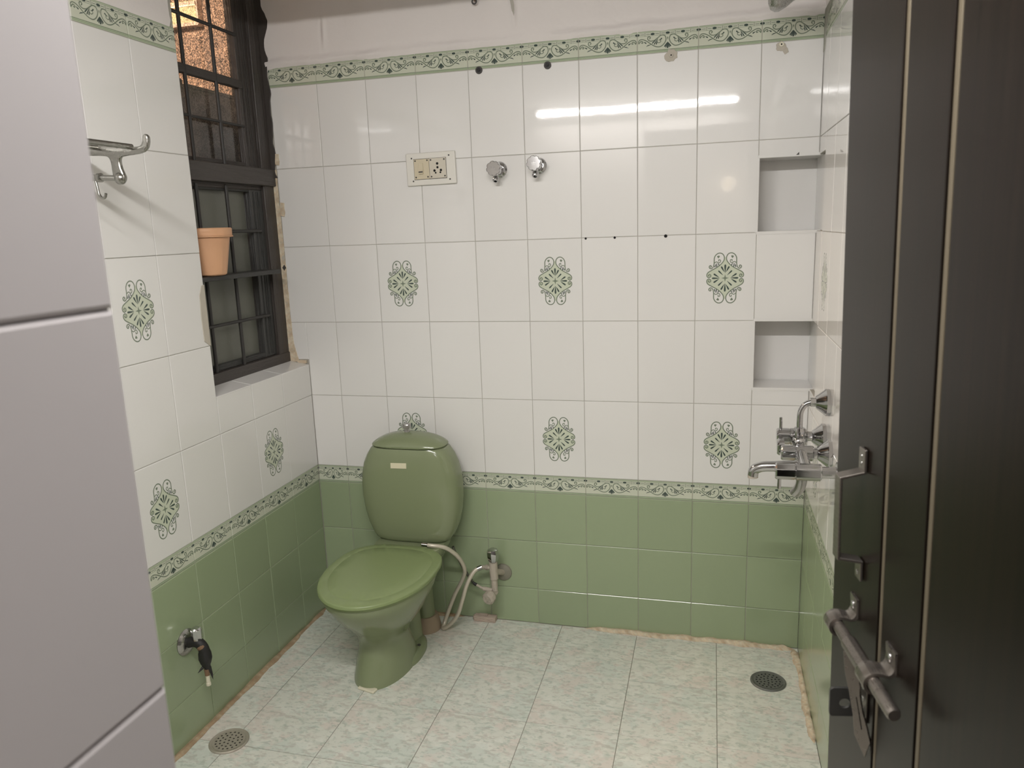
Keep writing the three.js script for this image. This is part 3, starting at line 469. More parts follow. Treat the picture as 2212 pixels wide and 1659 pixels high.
// ---------------------------------------------------------------- toilet
{ const t = thing('toilet', 'sage green ceramic toilet with closed lid in the back left corner', 'toilet');
  const bodyRings = [[0, 0.440, 0.385, 0.104, 0.186, 0.15], [0.012, 0.440, 0.385, 0.103, 0.185, 0.15], [0.05, 0.441, 0.395, 0.096, 0.160, 0.14], [0.09, 0.443, 0.405, 0.089, 0.132, 0.125], [0.125, 0.445, 0.412, 0.086, 0.114, 0.115], [0.15, 0.447, 0.418, 0.087, 0.110, 0.115], [0.18, 0.452, 0.428, 0.096, 0.118, 0.125], [0.215, 0.461, 0.438, 0.114, 0.142, 0.15], [0.26, 0.467, 0.452, 0.140, 0.18, 0.185], [0.31, 0.471, 0.462, 0.164, 0.217, 0.2], [0.35, 0.474, 0.466, 0.182, 0.245, 0.205], [0.38, 0.475, 0.468, 0.190, 0.26, 0.205], [0.388, 0.475, 0.468, 0.188, 0.258, 0.205]].map(([y, ...a]) => oval(y, ...a, 2, 2.4));
  const deck = [[0.27, 0.06, 0.07], [0.31, 0.105, 0.10], [0.345, 0.128, 0.118], [0.38, 0.138, 0.124], [0.392, 0.136, 0.122]].map(([y, a, b]) => oval(y, 0.472, 0.155, a, b, b, 4, 4));
  const column = [[0, 0.062, 0.06], [0.02, 0.055, 0.055], [0.12, 0.05, 0.05], [0.22, 0.058, 0.062], [0.32, 0.085, 0.09]].map(([y, a, b]) => oval(y, 0.462, 0.235, a, b, b, 2.4, 2.4, 40));
  const foot = [[0, 0.112, 0.125, 0.155], [0.014, 0.112, 0.125, 0.155], [0.026, 0.104, 0.117, 0.147], [0.03, 0.09, 0.1, 0.13]].map(([y, a, f, b]) => oval(y, 0.443, 0.335, a, f, b, 2.2, 2.6));
  part('bowl', [loft(bodyRings), loft(deck), loft(column), loft(foot)], M.ceramic, t);
  part('outlet_pipe', [rod(V(0.487, 0.03, 0.115), V(0.478, 0.36, 0.13), 0.043, 0.045, 28)], M.ceramic, t);
  part('cement_collar', lathe([[0, 0], [0.066, 0], [0.06, 0.03], [0.05, 0.06], [0, 0.062]]).translate(0.487, 0, 0.115), M.cement, t, 'brown cement collar round the outlet pipe');
  part('bolt_cap', rod(V(0.532, 0.02, 0.3), V(0.533, 0.0325, 0.3), 0.006), M.screw, t);
  const tankRings = [[0.394, 0.145, 0.066], [0.402, 0.155, 0.073], [0.42, 0.165, 0.078], [0.46, 0.181, 0.083], [0.51, 0.193, 0.086], [0.57, 0.2, 0.088], [0.62, 0.2, 0.088], [0.66, 0.196, 0.087], [0.70, 0.187, 0.085], [0.735, 0.172, 0.081], [0.76, 0.155, 0.077], [0.768, 0.147, 0.074]].map(([y, a, b]) => oval(y, 0.470, 0.113, a, b, b, 3.4, 3.4));
  part('tank', loft(tankRings), M.ceramic, t);
  const tl = part('tank_lid', loft([[0.771, 0.147, 0.074], [0.775, 0.1495, 0.077], [0.781, 0.146, 0.0755], [0.792, 0.131, 0.068], [0.803, 0.108, 0.057], [0.812, 0.08, 0.042], [0.818, 0.048, 0.026], [0.82, 0.016, 0.01]].map(([y, a, b]) => oval(y, 0.470, 0.113, a, b, b, 3, 3))), M.ceramic, t);
  part('flush_button', lathe([[0, 0], [0.012, 0], [0.011, 0.006], [0.010, 0.016], [0.0165, 0.018], [0.017, 0.03], [0.015, 0.034], [0, 0.034]]).translate(0.46, 0.817, 0.113), M.chromeDull, tl, 'chrome flush button');
  const st = part('sticker', rbox(-0.032, -0.0105, 0, 0.032, 0.0105, 0.0012, 0.0005), M.sticker, t, 'cream paper sticker'); st.position.set(0.452, 0.708, 0.198); st.rotation.set(-0.13, 0, 0.02);
  const lidRing = (y, k, e = 0) => oval(y, 0.476, 0.462, 0.199 * k - e, 0.280 * k - e, 0.215 * k - e, 2.0, 2.9);
  part('seat_ring', loft([lidRing(0.386, 0.95), lidRing(0.389, 0.965), lidRing(0.395, 0.965), lidRing(0.397, 0.95)]), M.lid, t);
  const lid = part('seat_lid', loft([lidRing(0.3975, 0.985), lidRing(0.4, 1), lidRing(0.407, 1.0), lidRing(0.411, 0.985), lidRing(0.4125, 0.96), lidRing(0.4124, 0.85), lidRing(0.4112, 0.838), lidRing(0.4142, 0.82), lidRing(0.4155, 0.6), lidRing(0.4162, 0.3), lidRing(0.4165, 0.04)]), M.lid, t, 'moss green plastic lid');
  for (const s of [-1, 1]) part('hinge', rod(V(0.476 + s * 0.07 - 0.018, 0.3985, 0.241), V(0.476 + s * 0.07 + 0.018, 0.3985, 0.241), 0.0065), M.lid, lid);
  part('mortar_spot', rbox(-0.04, 0, -0.012, 0.03, 0.01, 0.014, 0.004).rotateY(-0.25).translate(0.447, 0, 0.567), M.bone, t, 'cream mortar dab at the foot');
}

// ---------------------------------------------------------------- plumbing
const wallX = V(0, 0, 1);
const lobed = (r, d, h, n, bev) => { const s = new THREE.Shape(); for (let i = 0; i <= 96; i++) { const a = (i / 96) * Math.PI * 2, q = r - d * (0.5 - 0.5 * Math.cos(n * a)) ** 3; i ? s.lineTo(q * Math.cos(a), q * Math.sin(a)) : s.moveTo(q, 0); } return ext(s, h, bev, 2); };
function angleValve(x, y, label, tilt) {
  const v = thing('angle_valve', label, 'valve'); v.position.set(x, y, 0);
  part('wall_flange', latheAt([[0, 0.0005], [0.029, 0.0005], [0.0285, 0.003], [0.024, 0.008], [0.016, 0.012], [0.013, 0.012], [0, 0.012]], V(0, 0, 0), wallX, 40), M.chrome, v);
  part('body', [latheAt([[0.012, 0.01], [0.013, 0.03], [0.016, 0.034], [0.016, 0.048], [0.011, 0.05], [0.010, 0.062], [0, 0.062]], V(0, 0, 0), wallX), rod(V(0, -0.004, 0.042), V(-0.002, -0.03, 0.042), 0.0085)], M.chrome, v);
  const o = part('outlet_nozzle', latheAt([[0.0085, 0], [0.0115, 0.001], [0.0115, 0.014], [0.0095, 0.017], [0.006, 0.017], [0.006, 0.004], [0, 0.004]], V(-0.002, -0.028, 0.042), V(0, -0.85, 0.5)), M.chrome, v); void o;
  const k = part('knob', lobed(0.0245, 0.0035, 0.017, 8, 0.0022).rotateZ(0.2).translate(0, 0, 0.06), M.chrome, v); part('embossed_mark', [rbox(-0.008, -0.001, 0.0795, 0.008, 0.0006, 0.0803, 0.0003), rbox(-0.006, -0.006, 0.0795, 0.009, -0.0045, 0.0803, 0.0003), rbox(-0.001, -0.002, 0.0795, 0.0005, 0.006, 0.0803, 0.0003)], M.chromeDull, k);
  v.rotation.set(tilt, -0.02, 0); return v;
}
angleValve(0.838, 1.784, 'chrome angle valve on the back wall, the one next to the switch plate', 0);
angleValve(0.984, 1.79, 'chrome angle valve on the back wall, the one farther from the switch plate', -0.06);

{ const s = thing('switch_plate', 'white switch and socket plate with yellowed inserts on the back wall', 'socket'); s.position.set(0.578, 1.8015, 0.0005); s.rotation.z = 0.012;
  part('plate', rbox(-0.0965, -0.0585, -0.001, 0.0965, 0.0585, 0.012, 0.004), M.plateWhite, s);
  part('recess_rim', rbox(-0.066, -0.038, 0.011, 0.062, 0.037, 0.0125, 0.0005), M.screw, s);
  const a = part('switch_module', rbox(-0.0645, -0.0365, 0.011, -0.005, 0.0355, 0.0145, 0.001), M.ivory, s, 'yellowed switch insert');
  part('rocker', [rbox(-0.045, -0.018, 0.014, -0.028, 0.0205, 0.018, 0.001), rbox(-0.045, -0.018, 0.016, -0.028, -0.004, 0.022, 0.001)], M.ivory, a); part('rocker_mark', rbox(-0.0445, -0.0135, 0.0215, -0.0285, -0.0085, 0.0226, 0.0004), M.screw, a);
  const b = part('socket_module', rbox(-0.004, -0.036, 0.011, 0.0605, 0.036, 0.0145, 0.001), M.socket, s, 'cream socket insert');
  const hole = (x, y, r, z) => rod(V(x, y, z), V(x, y, z + 0.0006), r, r, 18);
  part('socket_hole', [hole(0.0275, 0.016, 0.0046, 0.0144)], M.black, b); part('socket_hole', [hole(0.0278, 0.0025, 0.0042, 0.0144)], M.black, b); part('socket_hole', [hole(0.0155, -0.0085, 0.0046, 0.0144)], M.black, b); part('socket_hole', [hole(0.0405, -0.008, 0.0046, 0.0144)], M.black, b); part('socket_hole', [hole(0.0195, -0.0165, 0.0032, 0.0144)], M.black, b); part('socket_hole', [hole(0.038, -0.016, 0.0034, 0.0144)], M.black, b);
  for (const [x, y, z] of [[-0.073, 0.04, 0.012], [-0.071, -0.042, 0.012], [0.073, 0.043, 0.012], [0.073, -0.042, 0.012], [-0.0585, 0.03, 0.0145], [-0.0585, -0.029, 0.0145], [-0.0115, 0.03, 0.0145], [-0.0115, -0.029, 0.0145], [0.0025, 0.03, 0.0145], [0.0545, 0.03, 0.0145], [0.0025, -0.0295, 0.0145], [0.055, -0.029, 0.0145]])
    part('screw', latheAt([[0, 0], [0.0032, 0], [0.0028, 0.0008], [0, 0.001]], V(x, y, z - 0.0002), wallX, 16), M.screw, s);
}
for (const [x, y, l] of [[0.776, 2.129, 'dark round pipe plug under the top border, nearer the window'], [1.025, 2.125, 'dark round pipe plug under the top border, farther from the window']]) {
  const p = thing('pipe_plug', l, 'plug'); p.position.set(x, y, 0);
  part('rim', latheAt([[0.0085, 0], [0.0125, 0], [0.013, 0.004], [0.011, 0.006], [0.0085, 0.006]], V(0, 0, -0.001), wallX), M.screw, p); part('cap', latheAt([[0, 0.001], [0.009, 0.001], [0.009, 0.003], [0.003, 0.004], [0.0025, 0.007], [0, 0.007]], V(0, 0, -0.001), wallX), M.tape, p);
}
for (const [x, y, w, l, sd] of [[1.446, 2.121, 0.017, 'square putty patch with a screw hole below the top border', 5], [1.794, 2.124, 0.014, 'pale lump of putty with a wall plug near the right corner', 9]]) {
  const p = thing('wall_plug', l, 'wall plug'); p.position.set(x, y, 0); const s = new THREE.Shape(); for (let i = 0; i < 16; i++) { const a = (i / 16) * Math.PI * 2, r = w * (0.85 + 0.5 * hash(i, sd, 3)); i ? s.lineTo(r * Math.cos(a), r * Math.sin(a) * 0.95 - (sd === 9 ? 0.006 : 0)) : s.moveTo(r, 0); }
  part('putty', ext(s, 0.0012, 0.0012), M.putty, p); if (sd === 9) part('putty_drip', ext(new THREE.Shape([[0.004, -0.004], [0.018, -0.012], [0.022, -0.024], [0.012, -0.03], [0.002, -0.016]].map((q) => new THREE.Vector2(...q))), 0.001, 0.001), M.putty, p);
  part('plug_collar', latheAt([[0.0025, 0.002], [0.0075, 0.002], [0.007, 0.0055], [0.0025, 0.006]], V(0, 0, 0), wallX), sd === 9 ? M.bone : M.putty, p); part('screw_hole', latheAt([[0, 0.003], [0.0027, 0.003], [0.0027, 0.0052], [0, 0.0052]], V(0, 0, 0), wallX), M.black, p);
}
for (const [x, r, l] of [[1.149, 0.0042, 'smallest drill hole in the tile joint, farthest from the shelf niches'], [1.253, 0.0045, 'drill hole in the tile joint, middle of the row of three'], [1.431, 0.006, 'largest drill hole in the tile joint, nearest the shelf niches']]) {
  const p = thing('drill_hole', l, 'hole'); p.position.set(x, 1.5295, 0.0004); part('plug', latheAt([[0, 0], [r * 0.8, 0], [r * 0.8, 0.0006], [0, 0.0006]], V(0, 0, 0), wallX, 18), M.black, p); part('rim', latheAt([[r * 0.75, 0], [r, 0], [r * 0.95, 0.0012], [r * 0.75, 0.0014]], V(0, 0, 0), wallX, 18), M.screw, p);
}

{ // cistern valve with hose, low on the back wall
  const v = thing('cistern_valve', 'scaled angle valve with chrome knob low on the green wall beside the toilet', 'valve');
  part('wall_flange', latheAt([[0, 0.0005], [0.036, 0.0005], [0.034, 0.006], [0.02, 0.012], [0, 0.013]], V(0.792, 0.212, 0), wallX), M.dullScale, v);
  part('body', [rod(V(0.79, 0.215, 0.01), V(0.776, 0.245, 0.07), 0.012), rod(V(0.774, 0.215, 0.072), V(0.772, 0.285, 0.072), 0.0165, 0.0165), rod(V(0.774, 0.165, 0.072), V(0.774, 0.218, 0.072), 0.0125), latheAt([[0, 0], [0.013, 0], [0.015, 0.01], [0.012, 0.028], [0, 0.028]], V(0.774, 0.158, 0.06), V(-0.35, -0.25, 1)), rod(V(0.772, 0.262, 0.072), V(0.742, 0.262, 0.074), 0.008)], M.limescale, v);
  part('outlet_nut', [new THREE.CylinderGeometry(0.0115, 0.0115, 0.01, 6).rotateZ(Math.PI / 2).translate(0.746, 0.262, 0.073), new THREE.CylinderGeometry(0.008, 0.008, 0.016, 12).rotateZ(Math.PI / 2).translate(0.733, 0.261, 0.073)], M.limescale, v);
  part('knob', latheAt([[0, 0], [0.013, 0], [0.0205, 0.012], [0.0245, 0.03], [0.0245, 0.044], [0.02, 0.054], [0.012, 0.058], [0, 0.058]], V(0.772, 0.284, 0.072), UP, 8), M.chrome, v, 'faceted chrome knob');
  part('lower_knob', latheAt([[0, 0], [0.019, 0], [0.0255, 0.01], [0.0255, 0.03], [0.02, 0.036], [0, 0.037]], V(0.765, 0.152, 0.085), V(-0.3, -0.22, 1), 28), M.limescale, v, 'cream scaled lower knob');
  part('lower_spout', [rod(V(0.765, 0.168, 0.08), V(0.73, 0.175, 0.085), 0.009), rod(V(0.73, 0.175, 0.085), V(0.702, 0.19, 0.086), 0.006, 0.0045)], M.limescale, v); part('spout_tip', rod(V(0.703, 0.189, 0.086), V(0.69, 0.197, 0.086), 0.007, 0.005), M.tape, v);
  const h = thing('water_hose', 'cream grey braided hose looping from the low valve to the toilet tank', 'hose');
  part('hose', tube([V(0.7245, 0.261, 0.073), V(0.70, 0.25, 0.085), V(0.672, 0.2, 0.11), V(0.655, 0.14, 0.125), V(0.63, 0.07, 0.13), V(0.59, 0.022, 0.13), V(0.566, 0.008, 0.125), V(0.566, 0.02, 0.105), V(0.585, 0.08, 0.085), V(0.61, 0.14, 0.08), V(0.645, 0.205, 0.085), V(0.662, 0.25, 0.10), V(0.66, 0.30, 0.125), V(0.645, 0.35, 0.16), V(0.615, 0.389, 0.195), V(0.575, 0.4015, 0.215), V(0.54, 0.402, 0.214)], 0.0082, 160), M.hose, h);
  part('ferrule', rod(V(0.56, 0.4025, 0.2155), V(0.535, 0.4025, 0.213), 0.0095), M.chrome, h); part('ferrule', rod(V(0.7245, 0.261, 0.073), V(0.708, 0.2545, 0.081), 0.0095), M.chromeDull, h);
  const d = thing('dark_tube', 'thin dark rubber tube hanging against the green wall behind the hose', 'tube');
  part('tube', tube([V(0.6065, 0.337, 0.07), V(0.615, 0.3, 0.06), V(0.633, 0.252, 0.05), V(0.66, 0.216, 0.06), V(0.688, 0.198, 0.085)], 0.0055, 60), M.darkHose, d);
}
{ const o = thing('wood_offcut', 'pinkish offcut of board lying against the green wall below the valve', 'offcut'); o.position.set(0.713, 0, 0.019); part('board', [rbox(-0.046, 0, -0.016, 0.046, 0.021, 0.016, 0.002), rbox(-0.03, 0.019, -0.012, 0.01, 0.026, 0.004, 0.003)], M.oldWood, o); part('broken_end', rbox(-0.052, 0.002, -0.014, -0.043, 0.018, 0.008, 0.003), M.oldWood, o); }

{ // tap on the left wall, wrapped in tape (own axes are the world's)
  const t = thing('bib_tap', 'old tap wrapped in black tape with a pale nozzle on the left green wall', 'tap'), Z = 0.905; t.position.y = 0.009;
  part('wall_flange', latheAt([[0, 0.0006], [0.041, 0.0006], [0.0415, 0.003], [0.037, 0.0085], [0.022, 0.014], [0.013, 0.016], [0, 0.016]], V(0, 0.322, Z), V(1, 0, 0), 44), M.chromeDull, t);
  part('taped_body', [tube([V(0.01, 0.32, Z), V(0.03, 0.326, Z), V(0.048, 0.324, Z), V(0.062, 0.31, Z), V(0.067, 0.292, Z)], 0.0165, 40, 16), latheAt([[0, 0], [0.016, 0.001], [0.0195, 0.012], [0.0205, 0.03], [0.016, 0.046], [0.011, 0.056], [0, 0.056]], V(0.066, 0.303, Z), V(0, -1, 0)), rod(V(0.0665, 0.262, Z), V(0.0665, 0.222, Z - 0.006), 0.012, 0.009), latheAt([[0, 0], [0.004, 0.001], [0.0035, 0.03], [0, 0.05]], V(0.072, 0.24, Z - 0.008), V(0.05, -1, -0.1))], M.tape, t, 'black tape wrapping');
  part('tape_end', latheAt([[0.005, 0], [0.0035, 0.012], [0.0008, 0.024], [0, 0.026]], V(0.06, 0.246, Z + 0.004), V(-0.4, -0.55, 0.9), 8), M.tape, t);
  part('bare_patch', [new THREE.SphereGeometry(0.0155, 20, 14).scale(1, 0.9, 0.9).translate(0.060, 0.3135, Z + 0.0035)], M.rust, t, 'rusty bare metal patch');
  part('knob', [latheAt([[0, 0], [0.015, 0], [0.0165, 0.003], [0.0165, 0.034], [0.012, 0.039], [0, 0.04]], V(0.045, 0.336, Z), UP, 8), rod(V(0.045, 0.32, Z), V(0.045, 0.34, Z), 0.008)], M.chrome, t, 'chrome eight sided knob');
  part('rusty_collar', rod(V(0.066, 0.236, Z), V(0.066, 0.214, Z), 0.0085, 0.0075), M.rust, t); part('nozzle', latheAt([[0, 0], [0.0062, 0], [0.0062, 0.026], [0.0075, 0.028], [0.0075, 0.036], [0.004, 0.037], [0, 0.03]], V(0.066, 0.215, Z), V(0, -1, 0)), M.bone, t, 'cream plastic nozzle');
}

{ const h = thing('wall_hook', 'small rusty hook in the plaster at the top edge of the back wall', 'hook'); h.position.set(0.776, 2.352, 0.004);
  part('shank', rod(V(0, 0.004, -0.004), V(0, 0.004, 0.02), 0.0035), M.rust, h); part('loop', new THREE.TorusGeometry(0.0075, 0.0026, 10, 28).translate(0, -0.003, 0.022), M.screw, h); }
function drain(x, z, r, mat, rimMat, label, turn, dish) {
  const d = thing('floor_drain', label, 'drain'); d.position.set(x, 0, z); d.rotation.y = turn;
  part('rim', lathe([[r * 0.8, 0.0002], [r, 0.0002], [r * 0.995, 0.003], [r * 0.94, 0.0055], [r * 0.86, 0.0045], [r * 0.8, dish]], 56), rimMat, d);
  const s = new THREE.Shape(); s.absarc(0, 0, r * 0.82, 0, Math.PI * 2); const rings = [[0, 1], [0.24, 6], [0.45, 12], [0.65, 18]];
  for (const [q, n] of rings) for (let i = 0; i < n; i++) { const a = (i / n) * Math.PI * 2 + q * 2, h = new THREE.Path(); h.absarc(r * q * Math.cos(a), r * q * Math.sin(a), r * 0.052, 0, Math.PI * 2, true); s.holes.push(h); }
  part('grate', new THREE.ExtrudeGeometry(s, { depth: 0.0015, bevelEnabled: false, curveSegments: 8 }).rotateX(-Math.PI / 2).translate(0, dish, 0), mat, d);
  part('trap_bottom', lathe([[0, 0.0004], [r * 0.81, 0.0004], [r * 0.81, 0.0008], [0, 0.0008]], 40), M.black, d);
}
drain(0.122, 0.913, 0.062, M.drain, M.drain, 'round scaled floor drain by the left green wall', 0.4, 0.0022);
drain(1.803, 0.24, 0.060, M.drainDark, M.drainDark, 'dark grey round floor drain in the right corner', 0.1, 0.003);

{ // wall mixer on the right wall
  const m = thing('wall_mixer', 'chrome wall mixer with curved spout and three handles on the right wall', 'mixer tap'); const bx = 1.845;
  const flange = (y, z, n) => part('wall_flange', latheAt([[0, 0.0005], [0.039, 0.0005], [0.0395, 0.011], [0.036, 0.014], [0.019, 0.036], [0.0165, 0.038], [0, 0.038]], V(W, y, z), V(-1, 0, 0), 10), M.chrome, m);
  flange(0.936, 0.42); flange(0.922, 0.545); part('wall_flange', latheAt([[0, 0.0005], [0.03, 0.0005], [0.029, 0.006], [0.016, 0.009], [0, 0.009]], V(W, 0.912, 0.69), V(-1, 0, 0), 40), M.chrome, m);
  part('shower_flange', latheAt([[0, 0.0005], [0.039, 0.0005], [0.0395, 0.011], [0.036, 0.014], [0.019, 0.036], [0.0165, 0.038], [0, 0.038]], V(W, 1.052, 0.47), V(-1, 0, 0), 10), M.chrome, m);
  part('body', [rod(V(bx, 0.934, 0.40), V(bx, 0.92, 0.545), 0.012, 0.012, 28), rod(V(bx - 0.002, 0.92, 0.545), V(bx - 0.002, 0.911, 0.70), 0.0165, 0.0165, 28), rod(V(bx + 0.02, 0.935, 0.42), V(W - 0.03, 0.936, 0.42), 0.0135), latheAt([[0, 0], [0.0145, 0.001], [0.016, 0.02], [0.014, 0.03], [0, 0.03]], V(bx, 0.945, 0.47), UP), new THREE.SphereGeometry(0.02, 28, 20).translate(bx, 0.932, 0.47)], M.chrome, m);
  const cyl = (y, z, x0, x1, r) => latheAt([[0, 0], [r * 0.86, 0], [r, 0.004], [r, (x1 - x0) * 0.42], [r * 0.93, (x1 - x0) * 0.43], [r * 0.93, (x1 - x0) * 0.445], [r * 1.03, (x1 - x0) * 0.455], [r * 1.03, x1 - x0 - 0.004], [r * 0.9, x1 - x0], [0, x1 - x0]], V(x0, y, z), V(1, 0, 0), 36);
  const far = part('far_valve', cyl(0.934, 0.42, 1.786, 1.872, 0.0245), M.chrome, m); part('lever', rod(V(1.798, 0.944, 0.42), V(1.797, 0.992, 0.422), 0.0048, 0.0042), M.chrome, far); part('neck', rod(V(1.872, 0.936, 0.42), V(1.89, 0.936, 0.42), 0.0145), M.chrome, far);
  const mid = part('middle_valve', cyl(0.920, 0.545, 1.789, 1.877, 0.0215), M.chrome, m); part('neck', rod(V(1.877, 0.921, 0.545), V(1.896, 0.922, 0.545), 0.0155), M.chrome, mid); part('end_cap', latheAt([[0, 0], [0.021, 0.001], [0.0255, 0.006], [0.0255, 0.02], [0, 0.02]], V(1.783, 0.917, 0.475), V(1, 0, 0)), M.chrome, mid);
  const near = part('near_valve', cyl(0.911, 0.69, 1.763, 1.88, 0.0225), M.chrome, m); part('lever', rod(V(1.775, 0.893, 0.69), V(1.775, 0.862, 0.69), 0.0046, 0.0052), M.chrome, near); part('neck', rod(V(1.88, 0.911, 0.69), V(W - 0.005, 0.912, 0.69), 0.0155), M.chrome, near);
  const spout = part('spout', [tube([V(bx, 0.905, 0.60), V(1.82, 0.898, 0.597), V(1.77, 0.893, 0.593), V(1.735, 0.888, 0.587), V(1.716, 0.877, 0.584), V(1.7125, 0.86, 0.583)], 0.0148, 50, 20), rod(V(bx, 0.925, 0.60), V(bx, 0.893, 0.60), 0.017)], M.chrome, m);
  part('aerator', latheAt([[0, 0], [0.0142, 0], [0.0145, 0.008], [0.011, 0.009], [0, 0.006]], V(1.7125, 0.862, 0.583), V(0.05, -1, 0)), M.limescale, spout, 'worn brown spout tip');
  part('riser_bend', [tube([V(bx, 0.955, 0.47), V(bx, 1.0, 0.47), V(bx + 0.002, 1.025, 0.47), V(bx + 0.014, 1.045, 0.47), V(bx + 0.035, 1.052, 0.47), V(W - 0.03, 1.052, 0.47)], 0.0088, 40, 16), rod(V(W - 0.052, 1.052, 0.47), V(W - 0.034, 1.052, 0.47), 0.0135, 0.0135, 6)], M.chrome, m);
  part('hose_outlet', [tube([V(bx - 0.008, 0.90, 0.645), V(bx - 0.008, 0.875, 0.645), V(bx - 0.012, 0.85, 0.64), V(bx - 0.024, 0.828, 0.63)], 0.0145, 30, 16)], M.chromeDull, m);
}
{ // shower head, only its rounded back shows at the top edge
  const s = thing('shower_head', 'chrome shower head with rounded back above the right niche', 'shower head');
  part('arm', [tube([V(1.922, 2.27, 0.30), V(1.89, 2.265, 0.30), V(1.858, 2.235, 0.30), V(1.84, 2.205, 0.30)], 0.0095, 30, 14)], M.chrome, s);
  part('wall_flange', latheAt([[0, 0.0005], [0.03, 0.0005], [0.029, 0.006], [0.012, 0.012], [0, 0.012]], V(W, 2.27, 0.3), V(-1, 0, 0)), M.chrome, s);
  part('ball_joint', [rod(V(1.846, 2.212, 0.30), V(1.822, 2.2, 0.30), 0.0135, 0.0125), rod(V(1.824, 2.2, 0.30), V(1.806, 2.197, 0.30), 0.016)], M.chromeDull, s);
  part('bell', latheAt([[0, 0], [0.016, 0], [0.02, 0.012], [0.033, 0.03], [0.043, 0.05], [0.043, 0.062], [0.036, 0.074], [0.02, 0.08], [0, 0.081]], V(1.812, 2.198, 0.30), V(-1, -0.02, 0)), M.chromeDull, s);
}
{ // towel shelf, mostly hidden behind the doorway
  const r = thing('towel_rack', 'chrome towel rack with upturned end on the left wall', 'towel rack');
  for (const z of [1.1, 1.62]) {
    const sm = (l) => new THREE.CatmullRomCurve3(l.map(([x, y]) => V(x, y, 0)), false, 'centripetal').getPoints(l.length * 5), prof = [...sm([[0, 1.816], [0.1, 1.809], [0.19, 1.802], [0.215, 1.8], [0.231, 1.8025], [0.239, 1.812], [0.242, 1.824], [0.2465, 1.828], [0.251, 1.823], [0.249, 1.806], [0.241, 1.795], [0.226, 1.7895], [0.185, 1.786], [0.167, 1.783], [0.1615, 1.776], [0.1625, 1.755], [0.167, 1.742], [0.17, 1.731], [0.162, 1.7195], [0.15, 1.7195], [0.1425, 1.73], [0.1415, 1.745], [0.139, 1.776], [0.132, 1.785], [0.12, 1.7885], [0, 1.796]])];
    const as = new THREE.Shape(prof.map((q) => new THREE.Vector2(q.x, q.y)));
    const a = part('arm', toCreasedNormals(ext(as, 0.006, 0.0028).translate(0, 0, z - 0.003), 0.8), M.nickel, r); part('ball', new THREE.SphereGeometry(0.0145, 24, 16).translate(0.157, 1.731, z), M.nickel, a);
    part('stay', [rod(V(0.15, 1.731, z), V(0.1, 1.735, z), 0.0072), latheAt([[0.007, 0], [0.0115, 0.002], [0.0115, 0.01], [0.0085, 0.014], [0.0085, 0.09], [0, 0.09]], V(0.101, 1.735, z), V(-1, 0.05, 0))], M.nickel, a);
    part('wall_plate', latheAt([[0, 0.0005], [0.028, 0.0005], [0.027, 0.006], [0.01, 0.01], [0, 0.01]], V(0, 1.77, z), V(1, 0, 0)), M.chromeDull, a);
    part('wall_stem', rbox(0, 1.73, z - 0.007, 0.01, 1.815, z + 0.007, 0.002), M.chromeDull, a);
  }
  part('rail', rod(V(0.2, 1.8035, 1.1), V(0.2, 1.8035, 1.62), 0.007), M.nickel, r); part('rail', rod(V(0.1, 1.808, 1.1), V(0.1, 1.808, 1.62), 0.007), M.nickel, r);
  part('hook', [tube([V(0.08, 1.735, 1.1), V(0.0835, 1.712, 1.1), V(0.0865, 1.694, 1.1), V(0.094, 1.685, 1.1), V(0.103, 1.687, 1.1), V(0.107, 1.696, 1.1)], 0.0035, 40, 10)], M.nickel, r);
}

